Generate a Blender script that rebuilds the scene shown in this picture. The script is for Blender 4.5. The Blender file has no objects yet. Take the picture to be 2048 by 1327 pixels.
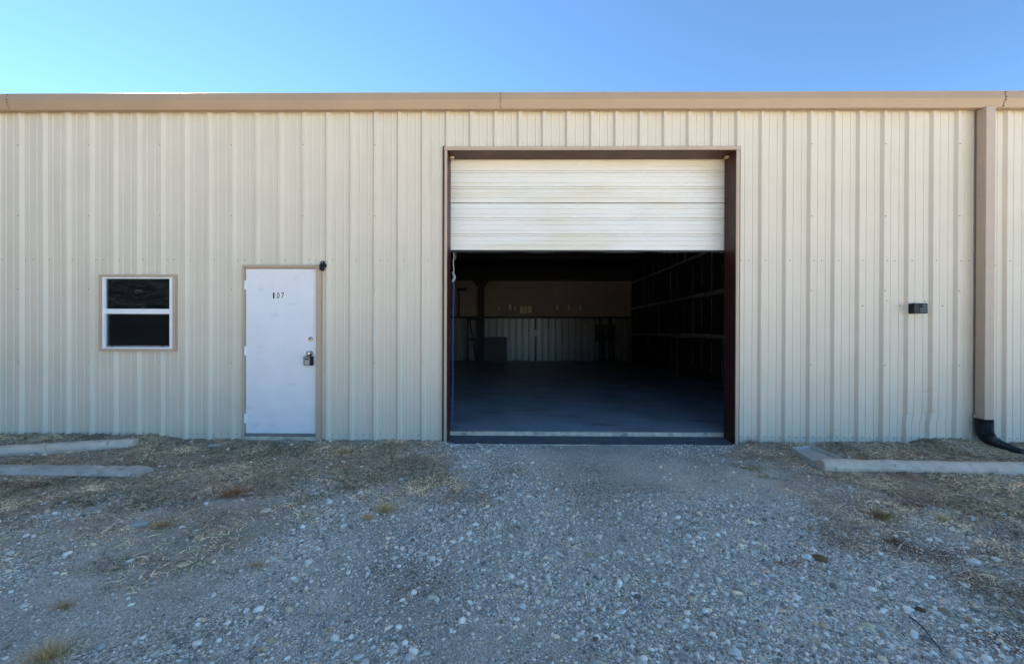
import bpy, math, random
import numpy as np
from mathutils import Matrix, Vector, Euler
rng = np.random.default_rng(7); random.seed(7)
R = math.radians
scene = bpy.context.scene
col = scene.collection

# ------------------------------------------------------------------ camera
CAM = Vector((-0.039, -4.955, 1.382)); YAW, PIT, ROL = R(-0.556), R(-0.139), R(0.174)
CROT = Matrix.Rotation(-YAW, 3, 'Z') @ Matrix.Rotation(R(90) + PIT, 3, 'X') @ Matrix.Rotation(ROL, 3, 'Z')
FPX = 780.0
cd = bpy.data.cameras.new("camera"); cam = bpy.data.objects.new("camera", cd); col.objects.link(cam)
cam.matrix_world = Matrix.Translation(CAM) @ CROT.to_4x4()
cd.sensor_width = 36; cd.lens = 36 * FPX / 2048; cd.clip_start = 0.02; cd.clip_end = 3000
scene.camera = cam
# ------------------------------------------------------------------ sky, sun, exposure
SUN_EL, SUN_AZ = R(34), R(-47)          # azimuth from +Y, positive towards +X
w = bpy.data.worlds.new("World"); scene.world = w; w.use_nodes = True
nt = w.node_tree; bg = nt.nodes["Background"]
sky = nt.nodes.new("ShaderNodeTexSky"); sky.sky_type = 'NISHITA'; sky.sun_disc = False
sky.sun_elevation = SUN_EL; sky.sun_rotation = SUN_AZ
sky.altitude = 1500; sky.air_density = 0.5; sky.dust_density = 0.0; sky.ozone_density = 3.0
tint = nt.nodes.new('ShaderNodeMixRGB'); tint.blend_type = 'MULTIPLY'; tint.inputs['Fac'].default_value = 1; tint.inputs['Color2'].default_value = (0.85, 1.0, 0.94, 1)
nt.links.new(sky.outputs[0], tint.inputs['Color1']); nt.links.new(tint.outputs[0], bg.inputs[0]); bg.inputs[1].default_value = 0.06
sd = bpy.data.lights.new("sun", 'SUN'); sd.energy = 5.0; sd.angle = R(0.5); sd.color = (1, 0.91, 0.76)
so = bpy.data.objects.new("sun", sd); col.objects.link(so)
sv = Vector((math.sin(SUN_AZ) * math.cos(SUN_EL), math.cos(SUN_AZ) * math.cos(SUN_EL), math.sin(SUN_EL)))
so.rotation_euler = sv.to_track_quat('Z', 'Y').to_euler(); so.location = (0, 0, 30)
vs = scene.view_settings
scene.display_settings.display_device = 'sRGB'
vs.view_transform = 'Standard'; vs.look = 'None'; vs.exposure = 3.13; vs.gamma = 1; vs.use_curve_mapping = False

# ------------------------------------------------------------------ helpers
def W(px, py, Y):
    """world X, Z on the upright plane at depth Y seen at photo position px, py"""
    d = CROT @ Vector(((px - 1024) / FPX, -(py - 663.5) / FPX, -1)); t = (Y - CAM.y) / d.y
    p = CAM + d * t; return p.x, p.z
def G(px, py, z=-0.03):
    """ground point under photo position px, py"""
    d = CROT @ Vector(((px - 1024) / FPX, -(py - 663.5) / FPX, -1)); t = (z - CAM.z) / d.z
    p = CAM + d * t; return p.x, p.y

def vnoise(x, y, seed=0):
    x = np.asarray(x, float); y = np.asarray(y, float)
    xi = np.floor(x).astype(np.int64); yi = np.floor(y).astype(np.int64); fx = x - xi; fy = y - yi
    fx = fx * fx * (3 - 2 * fx); fy = fy * fy * (3 - 2 * fy)
    def h(a, b):
        n = (a * 374761393 + b * 668265263 + seed * 144665) & 0xffffffff
        n = ((n ^ (n >> 13)) * 1274126177) & 0xffffffff
        return ((n ^ (n >> 16)) & 0xffff) / 65535.0
    return (h(xi, yi) * (1 - fx) + h(xi + 1, yi) * fx) * (1 - fy) + (h(xi, yi + 1) * (1 - fx) + h(xi + 1, yi + 1) * fx) * fy
def fbm(x, y, s, seed=0, o=4):
    a = 0.5; t = 0; n = 0
    for i in range(o):
        t = t + a * vnoise(np.asarray(x) * s, np.asarray(y) * s, seed + i * 17); n += a; a *= 0.5; s *= 2.03
    return t / n

class MB:
    def __init__(s): s.v = []; s.f = []; s.m = []
    def quad(s, a, b, c, d, m=0):
        n = len(s.v); s.v += [tuple(a), tuple(b), tuple(c), tuple(d)]; s.f.append((n, n+1, n+2, n+3)); s.m.append(m)
    def box(s, x0, x1, y0, y1, z0, z1, m=0, M=None, bev=0.0):
        if bev:
            b = min(bev, (x1-x0)/2.1, (z1-z0)/2.1)
            ring = []
            for (cx, cz, a0) in ((x1-b, z1-b, 0), (x0+b, z1-b, 90), (x0+b, z0+b, 180), (x1-b, z0+b, 270)):
                for k in range(4): a = R(a0 + k * 30); ring.append((cx + b*math.cos(a), cz + b*math.sin(a)))
            s.prism([(p[0], p[1]) for p in ring], y0, y1, m, M); return
        P = [(x0,y0,z0),(x1,y0,z0),(x1,y1,z0),(x0,y1,z0),(x0,y0,z1),(x1,y0,z1),(x1,y1,z1),(x0,y1,z1)]
        if M: P = [tuple(M @ Vector(p)) for p in P]
        n = len(s.v); s.v += P
        for q in ((0,3,2,1),(4,5,6,7),(0,1,5,4),(1,2,6,5),(2,3,7,6),(3,0,4,7)): s.f.append(tuple(n+i for i in q)); s.m.append(m)
    def prism(s, ring, y0, y1, m=0, M=None, axis='Y'):
        """closed outline extruded along an axis"""
        k = len(ring); n = len(s.v)
        for t in (y0, y1):
            for (a, b) in ring:
                p = (a, t, b) if axis == 'Y' else ((t, a, b) if axis == 'X' else (a, b, t))
                s.v.append(tuple(M @ Vector(p)) if M else p)
        s.f.append(tuple(range(n, n+k))); s.m.append(m)
        s.f.append(tuple(range(n+2*k-1, n+k-1, -1))); s.m.append(m)
        for i in range(k):
            j = (i+1) % k; s.f.append((n+i, n+k+i, n+k+j, n+j)); s.m.append(m)
    def tube(s, pts, rad, sides=8, m=0, caps=True, sq=1.0):
        pts = [Vector(p) for p in pts]; n0 = len(s.v); N = len(pts)
        if not hasattr(rad, '__len__'): rad = [rad] * N
        up = None
        for i, p in enumerate(pts):
            t = (pts[min(i+1, N-1)] - pts[max(i-1, 0)]).normalized()
            if up is None:
                up = Vector((0,0,1)) if abs(t.z) < 0.9 else Vector((0,1,0))
            a = t.cross(up).normalized(); b = a.cross(t).normalized(); up = b
            for k in range(sides):
                an = 2*math.pi*k/sides; s.v.append(tuple(p + a*rad[i]*math.cos(an) + b*rad[i]*sq*math.sin(an)))
        for i in range(N-1):
            for k in range(sides):
                k2 = (k+1) % sides
                s.f.append((n0+i*sides+k, n0+i*sides+k2, n0+(i+1)*sides+k2, n0+(i+1)*sides+k)); s.m.append(m)
        if caps:
            s.f.append(tuple(n0+k for k in range(sides))[::-1]); s.m.append(m)
            s.f.append(tuple(n0+(N-1)*sides+k for k in range(sides))); s.m.append(m)
    def lathe(s, prof, M, sides=20, m=0):
        """profile (radius, height) turned about local Z"""
        n0 = len(s.v)
        for (r, h) in prof:
            for k in range(sides):
                a = 2*math.pi*k/sides; s.v.append(tuple(M @ Vector((r*math.cos(a), r*math.sin(a), h))))
        for i in range(len(prof)-1):
            for k in range(sides):
                k2 = (k+1) % sides; s.f.append((n0+i*sides+k, n0+i*sides+k2, n0+(i+1)*sides+k2, n0+(i+1)*sides+k)); s.m.append(m)
        s.f.append(tuple(n0+k for k in range(sides))[::-1]); s.m.append(m)
        s.f.append(tuple(n0+(len(prof)-1)*sides+k for k in range(sides))); s.m.append(m)
    def build(s, name, mats, parent=None, smooth=False, bevel=0.0, fixn=False):
        me = bpy.data.meshes.new(name); me.from_pydata(s.v, [], s.f)
        for mt in (mats if isinstance(mats, (list, tuple)) else [mats]): me.materials.append(mt)
        me.polygons.foreach_set('material_index', s.m); me.validate()
        if fixn:
            import bmesh
            bm = bmesh.new(); bm.from_mesh(me); bmesh.ops.recalc_face_normals(bm, faces=bm.faces); bm.to_mesh(me); bm.free()
        o = bpy.data.objects.new(name, me); col.objects.link(o)
        if parent is not None: o.parent = parent; o.matrix_parent_inverse = parent_inv(parent)
        if smooth: me.polygons.foreach_set('use_smooth', [True] * len(me.polygons)); me.update()
        if bevel:
            b = o.modifiers.new('bevel', 'BEVEL'); b.width = bevel; b.segments = 2; b.limit_method = 'ANGLE'; b.angle_limit = R(35)
        return o
def parent_inv(p):
    M = Matrix.Translation(p.location)
    return M.inverted() if p.parent is None else Matrix.Identity(4)
def thing(name, label, cat, loc=(0,0,0), group=None):
    o = bpy.data.objects.new(name, None); col.objects.link(o); o.location = loc; o.empty_display_size = 0.1
    tag(o, label, cat, group); return o
def tag(o, label=None, cat=None, group=None, kind=None):
    if label: o['label'] = label
    if cat: o['category'] = cat
    if group: o['group'] = group
    if kind: o['kind'] = kind
    return o

# ------------------------------------------------------------------ materials
def mat(name, c, rough=0.6, metal=0.0, var=0.12, vscale=3.0, bump=0.0, bscale=60.0, spec=0.5, stain=None, coat=0.0):
    m = bpy.data.materials.new(name); m.use_nodes = True; n = m.node_tree.nodes; l = m.node_tree.links
    p = n["Principled BSDF"]; p.inputs['Roughness'].default_value = rough; p.inputs['Metallic'].default_value = metal
    p.inputs['Specular IOR Level'].default_value = spec; p.inputs['Coat Weight'].default_value = coat
    tc = n.new('ShaderNodeTexCoord')
    no = n.new('ShaderNodeTexNoise'); no.inputs['Scale'].default_value = vscale; no.inputs['Detail'].default_value = 8; no.inputs['Roughness'].default_value = 0.65
    l.new(tc.outputs['Object'], no.inputs['Vector'])
    r = n.new('ShaderNodeValToRGB'); r.color_ramp.elements[0].position = 0.3; r.color_ramp.elements[1].position = 0.72
    r.color_ramp.elements[0].color = tuple(max(0, x*(1-var)) for x in c) + (1,)
    r.color_ramp.elements[1].color = tuple(min(1, x*(1+var*0.6)) for x in c) + (1,)
    l.new(no.outputs['Fac'], r.inputs['Fac']); out = r.outputs['Color']
    if stain:
        sc, (sx, sy, sz), thr, amt = stain
        mp = n.new('ShaderNodeMapping'); mp.inputs['Scale'].default_value = (sx, sy, sz); l.new(tc.outputs['Object'], mp.inputs['Vector'])
        n2 = n.new('ShaderNodeTexNoise'); n2.inputs['Scale'].default_value = 1.0; n2.inputs['Detail'].default_value = 6; l.new(mp.outputs[0], n2.inputs['Vector'])
        r2 = n.new('ShaderNodeMapRange'); r2.inputs['From Min'].default_value = thr; r2.inputs['From Max'].default_value = thr+0.15; r2.inputs['To Max'].default_value = amt
        l.new(n2.outputs['Fac'], r2.inputs['Value'])
        mx = n.new('ShaderNodeMixRGB'); mx.inputs['Color2'].default_value = tuple(sc) + (1,); l.new(r2.outputs[0], mx.inputs['Fac']); l.new(out, mx.inputs['Color1']); out = mx.outputs[0]
    l.new(out, p.inputs['Base Color'])
    rr = n.new('ShaderNodeMapRange'); rr.inputs['To Min'].default_value = max(0.02, rough-0.08); rr.inputs['To Max'].default_value = min(1, rough+0.1)
    l.new(no.outputs['Fac'], rr.inputs['Value']); l.new(rr.outputs[0], p.inputs['Roughness'])
    if bump:
        b = n.new('ShaderNodeBump'); b.inputs['Strength'].default_value = bump; b.inputs['Distance'].default_value = 0.004
        n3 = n.new('ShaderNodeTexNoise'); n3.inputs['Scale'].default_value = bscale; n3.inputs['Detail'].default_value = 5
        l.new(tc.outputs['Object'], n3.inputs['Vector']); l.new(n3.outputs['Fac'], b.inputs['Height']); l.new(b.outputs[0], p.inputs['Normal'])
    return m
def attr_mat(name, rough=0.9, bump=0.3, bscale=200.0, var=0.25, vscale=90.0):
    """albedo from the 'tint' attribute, with grain"""
    m = bpy.data.materials.new(name); m.use_nodes = True; n = m.node_tree.nodes; l = m.node_tree.links
    p = n["Principled BSDF"]; p.inputs['Roughness'].default_value = rough; p.inputs['Specular IOR Level'].default_value = 0.25
    a = n.new('ShaderNodeAttribute'); a.attribute_name = 'tint'
    tc = n.new('ShaderNodeTexCoord'); no = n.new('ShaderNodeTexNoise'); no.inputs['Scale'].default_value = vscale; no.inputs['Detail'].default_value = 5
    l.new(tc.outputs['Object'], no.inputs['Vector'])
    mr = n.new('ShaderNodeMapRange'); mr.inputs['To Min'].default_value = 1-var; mr.inputs['To Max'].default_value = 1+var; l.new(no.outputs['Fac'], mr.inputs['Value'])
    mx = n.new('ShaderNodeVectorMath'); mx.operation = 'SCALE'; l.new(a.outputs['Color'], mx.inputs[0]); l.new(mr.outputs[0], mx.inputs['Scale'])
    l.new(mx.outputs[0], p.inputs['Base Color'])
    if bump:
        b = n.new('ShaderNodeBump'); b.inputs['Strength'].default_value = bump; b.inputs['Distance'].default_value = 0.003
        n3 = n.new('ShaderNodeTexNoise'); n3.inputs['Scale'].default_value = bscale; l.new(tc.outputs['Object'], n3.inputs['Vector'])
        l.new(n3.outputs['Fac'], b.inputs['Height']); l.new(b.outputs[0], p.inputs['Normal'])
    return m
M_wall = mat('cream_painted_metal', (0.65, 0.59, 0.475), 0.5, var=0.06, vscale=1.4, bump=0.05, bscale=35, stain=((0.38,0.34,0.27), (5,5,0.5), 0.60, 0.22), spec=0.4)
M_screw = mat('screw_head', (0.20, 0.19, 0.17), 0.5, metal=0.5)
M_hole = mat('rust_hole', (0.03, 0.025, 0.02), 0.9)
M_gut = mat('tan_gutter_paint', (0.40, 0.285, 0.185), 0.5, var=0.07, vscale=2, stain=((0.25,0.17,0.12), (1.5,8,8), 0.62, 0.3), spec=0.4)
M_trim = mat('tan_trim_paint', (0.47, 0.37, 0.275), 0.5, var=0.08, vscale=5, spec=0.4)
M_red = mat('red_oxide_steel', (0.055, 0.012, 0.010), 0.5, var=0.25, vscale=6, bump=0.1, stain=((0.13,0.07,0.055), (3,3,7), 0.6, 0.4))
M_white = mat('white_door_paint', (0.76, 0.77, 0.79), 0.42, var=0.05, vscale=4, bump=0.12, bscale=22, stain=((0.42,0.41,0.37), (5,5,9), 0.60, 0.3))
M_roll = mat('overhead_door_paint', (0.79, 0.775, 0.71), 0.42, var=0.05, vscale=1.6, bump=0.04, bscale=25, stain=((0.66,0.57,0.36), (0.6,1.1,3.4), 0.50, 0.38))
M_vinyl = mat('white_vinyl', (0.80, 0.82, 0.84), 0.35, var=0.04)
M_alu = mat('dull_aluminium', (0.34, 0.35, 0.37), 0.4, metal=0.7)
M_chrome = mat('satin_nickel', (0.55, 0.52, 0.47), 0.22, metal=1.0)
M_black = mat('black_plastic', (0.008, 0.008, 0.010), 0.5, spec=0.3)
M_rub = mat('black_rubber', (0.02, 0.02, 0.02), 0.7)
M_greyp = mat('grey_plastic', (0.35, 0.36, 0.37), 0.4)
M_pipe = mat('black_corrugated_plastic', (0.014, 0.015, 0.017), 0.42, var=0.3, vscale=14)
M_concrete = mat('weathered_concrete', (0.56, 0.48, 0.39), 0.9, var=0.28, vscale=7, bump=0.5, bscale=70, stain=((0.10,0.10,0.08), (9,9,9), 0.58, 0.6))
M_concp = mat('pinkish_concrete', (0.70, 0.56, 0.43), 0.9, var=0.2, vscale=9, bump=0.5, bscale=80, stain=((0.10,0.09,0.08), (14,14,14), 0.60, 0.75))
M_splash = mat('grey_splash_block', (0.46, 0.43, 0.37), 0.85, var=0.2, vscale=12, bump=0.4, bscale=90, stain=((0.12,0.12,0.09), (11,11,11), 0.58, 0.5))
M_sill = mat('sill_concrete', (0.62, 0.54, 0.43), 0.9, var=0.35, vscale=12, bump=0.6, bscale=60, stain=((0.10,0.09,0.08), (6,14,14), 0.58, 0.7))
M_slab = mat('slab_concrete', (0.40, 0.45, 0.49), 0.32, var=0.35, vscale=1.3, bump=0.15, bscale=30, stain=((0.05,0.05,0.05), (1.2,4.5,1), 0.57, 0.8))
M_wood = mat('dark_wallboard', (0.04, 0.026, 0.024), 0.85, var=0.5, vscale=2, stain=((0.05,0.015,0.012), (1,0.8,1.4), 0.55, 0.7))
M_tape = mat('joint_compound', (0.40, 0.38, 0.37), 0.9, var=0.4, vscale=6)
M_liner = mat('liner_panel', (0.30, 0.28, 0.25), 0.3, var=0.15, vscale=2)
M_insul = mat('faced_insulation', (0.32, 0.29, 0.26), 0.6, var=0.2, vscale=1.2, stain=((0.32,0.28,0.22), (2.2,2.2,7), 0.66, 0.5))
M_dark = mat('dark_steel', (0.012, 0.011, 0.012), 0.6)
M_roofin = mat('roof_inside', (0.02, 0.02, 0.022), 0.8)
M_roofout = mat('galvalume_roof', (0.45, 0.46, 0.47), 0.4, metal=0.6)
M_board = mat('dark_sheet', (0.12, 0.12, 0.11), 0.8)
M_patch = mat('torn_paper', (0.75, 0.68, 0.54), 0.85)
M_chain = mat('galvanised_chain_sky_tint', (0.10, 0.15, 0.34), 0.4, metal=0.6)  # blue of the reflected sky is put into the metal colour
M_rope = mat('grey_rope', (0.40, 0.39, 0.36), 0.9)
M_ink = mat('black_numeral', (0.015, 0.015, 0.018), 0.5)
M_paper = mat('numeral_sticker', (0.82, 0.83, 0.82), 0.5, var=0.02)
M_room = mat('office_wall', (0.05, 0.05, 0.055), 0.8)
M_stone = attr_mat('gravel_stone', 0.85, 0.35, 160, 0.22, 70)
M_blade = attr_mat('grass_blade', 0.8, 0, var=0.2)
M_bark = mat('bark', (0.09, 0.07, 0.05), 0.9, bump=0.6, bscale=20)
M_leaf = attr_mat('cedar_foliage', 0.8, 0, var=0.3, vscale=4)
def glass_mat(name, tint, rough, refl_boost=0.0):
    m = bpy.data.materials.new(name); m.use_nodes = True; n = m.node_tree.nodes; l = m.node_tree.links
    for x in list(n):
        if x.type != 'OUTPUT_MATERIAL': n.remove(x)
    o = [x for x in n if x.type == 'OUTPUT_MATERIAL'][0]
    tr = n.new('ShaderNodeBsdfTransparent'); tr.inputs[0].default_value = tint + (1,)
    gl = n.new('ShaderNodeBsdfGlossy'); gl.inputs['Roughness'].default_value = rough; gl.inputs['Color'].default_value = (0.9, 0.95, 1, 1)
    fr = n.new('ShaderNodeFresnel'); fr.inputs['IOR'].default_value = 1.5
    tc = n.new('ShaderNodeTexCoord'); no = n.new('ShaderNodeTexNoise'); no.inputs['Scale'].default_value = 2.5; no.inputs['Detail'].default_value = 3
    b = n.new('ShaderNodeBump'); b.inputs['Strength'].default_value = 0.15; b.inputs['Distance'].default_value = 0.01
    l.new(tc.outputs['Object'], no.inputs['Vector']); l.new(no.outputs['Fac'], b.inputs['Height']); l.new(b.outputs[0], gl.inputs['Normal'])
    mx = n.new('ShaderNodeMixShader'); l.new(fr.outputs[0], mx.inputs[0]); l.new(tr.outputs[0], mx.inputs[1]); l.new(gl.outputs[0], mx.inputs[2])
    # dust film and fine scratches on the pane
    df = n.new('ShaderNodeBsdfDiffuse'); df.inputs[0].default_value = (0.45, 0.45, 0.42, 1)
    mp = n.new('ShaderNodeMapping'); mp.inputs['Scale'].default_value = (9, 9, 30); mp.inputs['Rotation'].default_value = (0, R(28), 0)
    l.new(tc.outputs['Object'], mp.inputs['Vector'])
    w2 = n.new('ShaderNodeTexNoise'); w2.inputs['Scale'].default_value = 1.2; w2.inputs['Detail'].default_value = 9; w2.inputs['Distortion'].default_value = 2.5
    l.new(mp.outputs[0], w2.inputs['Vector'])
    r = n.new('ShaderNodeMapRange'); r.inputs['From Min'].default_value = 0.60; r.inputs['From Max'].default_value = 0.72; r.inputs['To Min'].default_value = 0.012; r.inputs['To Max'].default_value = 0.06 + refl_boost
    l.new(w2.outputs['Fac'], r.inputs['Value'])
    m2 = n.new('ShaderNodeMixShader'); l.new(r.outputs[0], m2.inputs[0]); l.new(mx.outputs[0], m2.inputs[1]); l.new(df.outputs[0], m2.inputs[2])
    l.new(m2.outputs[0], o.inputs[0]); return m
M_glass = glass_mat('window_glass', (0.55, 0.58, 0.6), 0.04, 0.2)
M_screen = glass_mat('screened_glass', (0.3, 0.32, 0.34), 0.12)

# ================================================================== GROUND
def zone(px_pts):
    return np.array([G(*p) for p in px_pts])
def inside(poly, x, y):
    r = np.zeros(x.shape, bool); n = len(poly); j = n-1
    for i in range(n):
        xi, yi = poly[i]; xj, yj = poly[j]
        c = ((yi > y) != (yj > y)) & (x < (xj-xi)*(y-yi)/(yj-yi+1e-12)+xi); r ^= c; j = i
    return r
def sdist(poly, x, y):
    """signed distance, positive inside"""
    d = np.full(x.shape, 1e9); n = len(poly)
    for i in range(n):
        a = poly[i]; b = poly[(i+1) % n]; ab = b-a; t = np.clip(((x-a[0])*ab[0]+(y-a[1])*ab[1])/(ab@ab+1e-12), 0, 1)
        d = np.minimum(d, np.hypot(x-a[0]-t*ab[0], y-a[1]-t*ab[1]))
    return np.where(inside(poly, x, y), d, -d)
ZL = np.array([(-14, 0.3), (-14, -2.6), G(0, 1085), G(230, 1060), G(440, 1005), G(600, 985), G(760, 975), G(930, 990), G(980, 950), G(940, 905), (-0.92, -0.02), (-0.92, 0.3)])
ZL2 = np.array([(-14, 0.3), (-14, -3.2), G(0, 1160), G(250, 1170), G(480, 1140), G(560, 1080), G(760, 1020), G(980, 1000), (-0.9, -0.3), (-0.9, 0.3)])
ZR = np.array([(2.76, 0.3), (2.76, -0.02), G(1490, 900), G(1560, 975), G(1700, 1000), G(1860, 1030), G(2048, 1050), (14, -2.2), (14, 0.3)])
ZR2 = np.array([(2.76, 0.3), (2.7, -0.1), G(1500, 930), G(1600, 1040), G(1690, 1110), G(1850, 1160), G(1930, 1250), G(2048, 1330), (14, -3.6), (14, 0.3)])
RED = [G(1800, 1005)+(0.35, 0.2), G(1700, 1085)+(0.35, 0.15), G(1830, 1100)+(0.3, 0.13), G(2020, 1280)+(0.35, 0.12), G(1960, 1160)+(0.3, 0.15), G(1580, 1125)+(0.2, 0.08), G(10, 970)+(0.4, 0.12), G(470, 985)+(0.3, 0.1), G(1950, 1100)+(0.35, 0.1)]
def masks(x, y):
    n1 = fbm(x, y, 2.2, 5)-0.5; n2 = fbm(x, y, 7, 9)-0.5
    dj = n1*0.9+n2*0.35
    g1 = np.maximum(sdist(ZL, x, y), sdist(ZR, x, y)); g2 = np.maximum(sdist(ZL2, x, y), sdist(ZR2, x, y))
    dense = np.clip((g1+dj*1.5+0.05)/0.45, 0, 1); sparse = np.clip((g2+dj)/0.35, 0, 1)
    red = np.zeros(x.shape)
    for (cx, cy, ax, ay) in RED:
        red = np.maximum(red, np.clip(1.25-np.hypot((x-cx)/ax, (y-cy)/ay)+n2*1.4+n1, 0, 1))
    red = np.maximum(red, np.clip(fbm(x, y, 1.3, 44)-0.56, 0, 1)*4*sparse*np.where(x > 2, 1, 0.35))
    return dense, sparse, np.clip(red, 0, 1)
def gh(x, y, fine=True):
    x = np.asarray(x, float); y = np.asarray(y, float)
    h = -0.035 + (fbm(x, y, 0.35, 1, 3)-0.5)*0.06*np.clip(-y/2.0, 0.15, 1) + (fbm(x, y, 2.0, 2, 3)-0.5)*0.022
    near = np.exp(-(np.minimum(y, 0)/0.33)**2)
    h = h + near*(0.055*np.clip((-4.35-x)/0.35, 0, 1) + 0.05*np.clip((x-4.9)/0.2, 0, 1)*np.clip((5.9-x)/0.4, 0.15, 1) + 0.005*np.clip((x-2.9)/0.3, 0, 1)+0.022)
    ow = np.clip((x+0.95)/0.15, 0, 1)*np.clip((2.8-x)/0.15, 0, 1); h = h - ow*near*0.034
    h = np.where(y > 0.02, -0.25, h)
    return h
def grow(a, b, n, p): return a+(b-a)*np.linspace(0, 1, n)**p
xs = np.concatenate([-grow(9, 900, 26, 3.2)[::-1], np.arange(-8.96, 8.97, 0.035), grow(9, 900, 26, 3.2)])
ys = np.concatenate([-grow(5.2, 900, 26, 3.2)[::-1], np.arange(-5.16, 0.1, 0.03), grow(0.2, 900, 26, 3.2)])
gx, gy = np.meshgrid(xs, ys); gz = gh(gx, gy)
vis = (np.abs(gx) < 9.5) & (gy > -5.6) & (gy < 0.2)
dense, sparse, red = masks(gx, gy)
nx, ny = len(xs), len(ys)
gz = gz + np.where(vis & (gy < 0.02), dense*(fbm(gx, gy, 14, 77, 3)-0.35)*0.03 + (fbm(gx, gy, 22, 78, 2)-0.5)*0.006, 0)
V = np.stack([gx, gy, gz], -1).reshape(-1, 3)
ii = np.arange(nx*ny).reshape(ny, nx)
Fq = np.stack([ii[:-1,:-1], ii[:-1,1:], ii[1:,1:], ii[1:,:-1]], -1).reshape(-1, 4)
def np_mesh(name, V, F, mats, attrs=None, smooth=False):
    me = bpy.data.meshes.new(name); k = F.shape[1]
    me.vertices.add(len(V)); me.vertices.foreach_set('co', V.astype(np.float32).ravel())
    me.loops.add(F.size); me.loops.foreach_set('vertex_index', F.astype(np.int32).ravel())
    me.polygons.add(len(F)); me.polygons.foreach_set('loop_start', np.arange(0, F.size, k, dtype=np.int32)); me.polygons.foreach_set('loop_total', np.full(len(F), k, np.int32))
    if smooth: me.polygons.foreach_set('use_smooth', np.ones(len(F), bool))
    for an, arr in (attrs or {}).items():
        if arr.ndim == 2:
            a = me.attributes.new(an, 'FLOAT_COLOR', 'POINT'); a.data.foreach_set('color', np.concatenate([arr, np.ones((len(arr), 1))], 1).astype(np.float32).ravel())
        else:
            a = me.attributes.new(an, 'FLOAT', 'POINT'); a.data.foreach_set('value', arr.astype(np.float32))
    me.update(calc_edges=True); me.validate()
    for mt in mats: me.materials.append(mt)
    o = bpy.data.objects.new(name, me); col.objects.link(o); return o
# ground material: grey gravel fines, brown soil under the grass, reddish clay patches
mg = bpy.data.materials.new('gravel_and_soil'); mg.use_nodes = True; n = mg.node_tree.nodes; l = mg.node_tree.links; p = n['Principled BSDF']
p.inputs['Roughness'].default_value = 0.95; p.inputs['Specular IOR Level'].default_value = 0.2
tc = n.new('ShaderNodeTexCoord')
def vor(s, feature='F1'):
    v = n.new('ShaderNodeTexVoronoi'); v.inputs['Scale'].default_value = s; v.feature = feature; l.new(tc.outputs['Object'], v.inputs['Vector']); return v
def noi(s, d=6):
    v = n.new('ShaderNodeTexNoise'); v.inputs['Scale'].default_value = s; v.inputs['Detail'].default_value = d; l.new(tc.outputs['Object'], v.inputs['Vector']); return v
def ramp(src, pts):
    r = n.new('ShaderNodeValToRGB'); e = r.color_ramp.elements
    while len(e) < len(pts): e.new(0.5)
    for k, (pp, cc) in enumerate(pts): e[k].position = pp; e[k].color = tuple(cc)+(1,)
    l.new(src, r.inputs['Fac']); return r.outputs['Color']
def mix(f, a, b, mode='MIX', fv=None):
    m = n.new('ShaderNodeMixRGB'); m.blend_type = mode
    if f is None: m.inputs['Fac'].default_value = fv
    else: l.new(f, m.inputs['Fac'])
    l.new(a, m.inputs['Color1']); l.new(b, m.inputs['Color2']); return m.outputs[0]
v1 = vor(85); sep = n.new('ShaderNodeSeparateColor'); l.new(v1.outputs['Color'], sep.inputs[0])
grav = ramp(sep.outputs[0], [(0.0, (0.24,0.20,0.145)), (0.4, (0.58,0.49,0.37)), (0.75, (0.80,0.69,0.54)), (1.0, (0.97,0.89,0.76))])
v2 = vor(190); sep2 = n.new('ShaderNodeSeparateColor'); l.new(v2.outputs['Color'], sep2.inputs[0])
grav2 = ramp(sep2.outputs[1], [(0.0, (0.36,0.30,0.22)), (0.5, (0.66,0.56,0.43)), (1.0, (0.92,0.82,0.67))])
na = noi(1.1, 5); fa = ramp(na.outputs['Fac'], [(0.42, (0,0,0)), (0.58, (1,1,1))])
grv = mix(fa, grav, grav2)
ve = vor(85, 'DISTANCE_TO_EDGE'); ed_ = ramp(ve.outputs['Distance'], [(0.02, (1,1,1)), (0.16, (0,0,0))])
gap_shade = n.new('ShaderNodeRGB'); gap_shade.outputs[0].default_value = (0.17,0.14,0.105,1)  # shade in the gaps between pebbles, painted as a dark colour
fe = n.new('ShaderNodeMath'); fe.operation = 'MULTIPLY'; l.new(ed_, fe.inputs[0]); l.new(ramp(na.outputs['Fac'], [(0.38, (0.85,0.85,0.85)), (0.58, (0.1,0.1,0.1))]), fe.inputs[1])
grv = mix(fe.outputs[0], grv, gap_shade.outputs[0])
nb = noi(0.8, 7); dustc = ramp(nb.outputs['Fac'], [(0.36, (0.74,0.735,0.73)), (0.62, (1.12,1.11,1.09))])
grv = mix(None, grv, dustc, 'MULTIPLY', 1.0)
ns = noi(30, 8); soil = ramp(ns.outputs['Fac'], [(0.3, (0.16,0.12,0.085)), (0.5, (0.38,0.29,0.20)), (0.7, (0.60,0.48,0.34))])
nr = noi(12, 8); redc = ramp(nr.outputs['Fac'], [(0.3, (0.17,0.09,0.055)), (0.7, (0.33,0.20,0.13))])
def attr(nm): a = n.new('ShaderNodeAttribute'); a.attribute_name = nm; return a.outputs['Fac']
c = mix(attr('sparse'), grv, mix(None, soil, grv, 'MIX', 0.45)); c = mix(attr('dense'), c, soil); c = mix(attr('red'), c, redc)
nf = noi(0.15, 6); c = mix(attr('pale'), c, ramp(nf.outputs['Fac'], [(0.35, (0.36,0.31,0.24)), (0.65, (0.50,0.44,0.34))]))   # unseen ground farther out, made pale to bounce warm sunlight onto the wall
l.new(c, p.inputs['Base Color'])
b1 = n.new('ShaderNodeBump'); b1.inputs['Strength'].default_value = 0.65; b1.inputs['Distance'].default_value = 0.006; b1.invert = True
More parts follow.
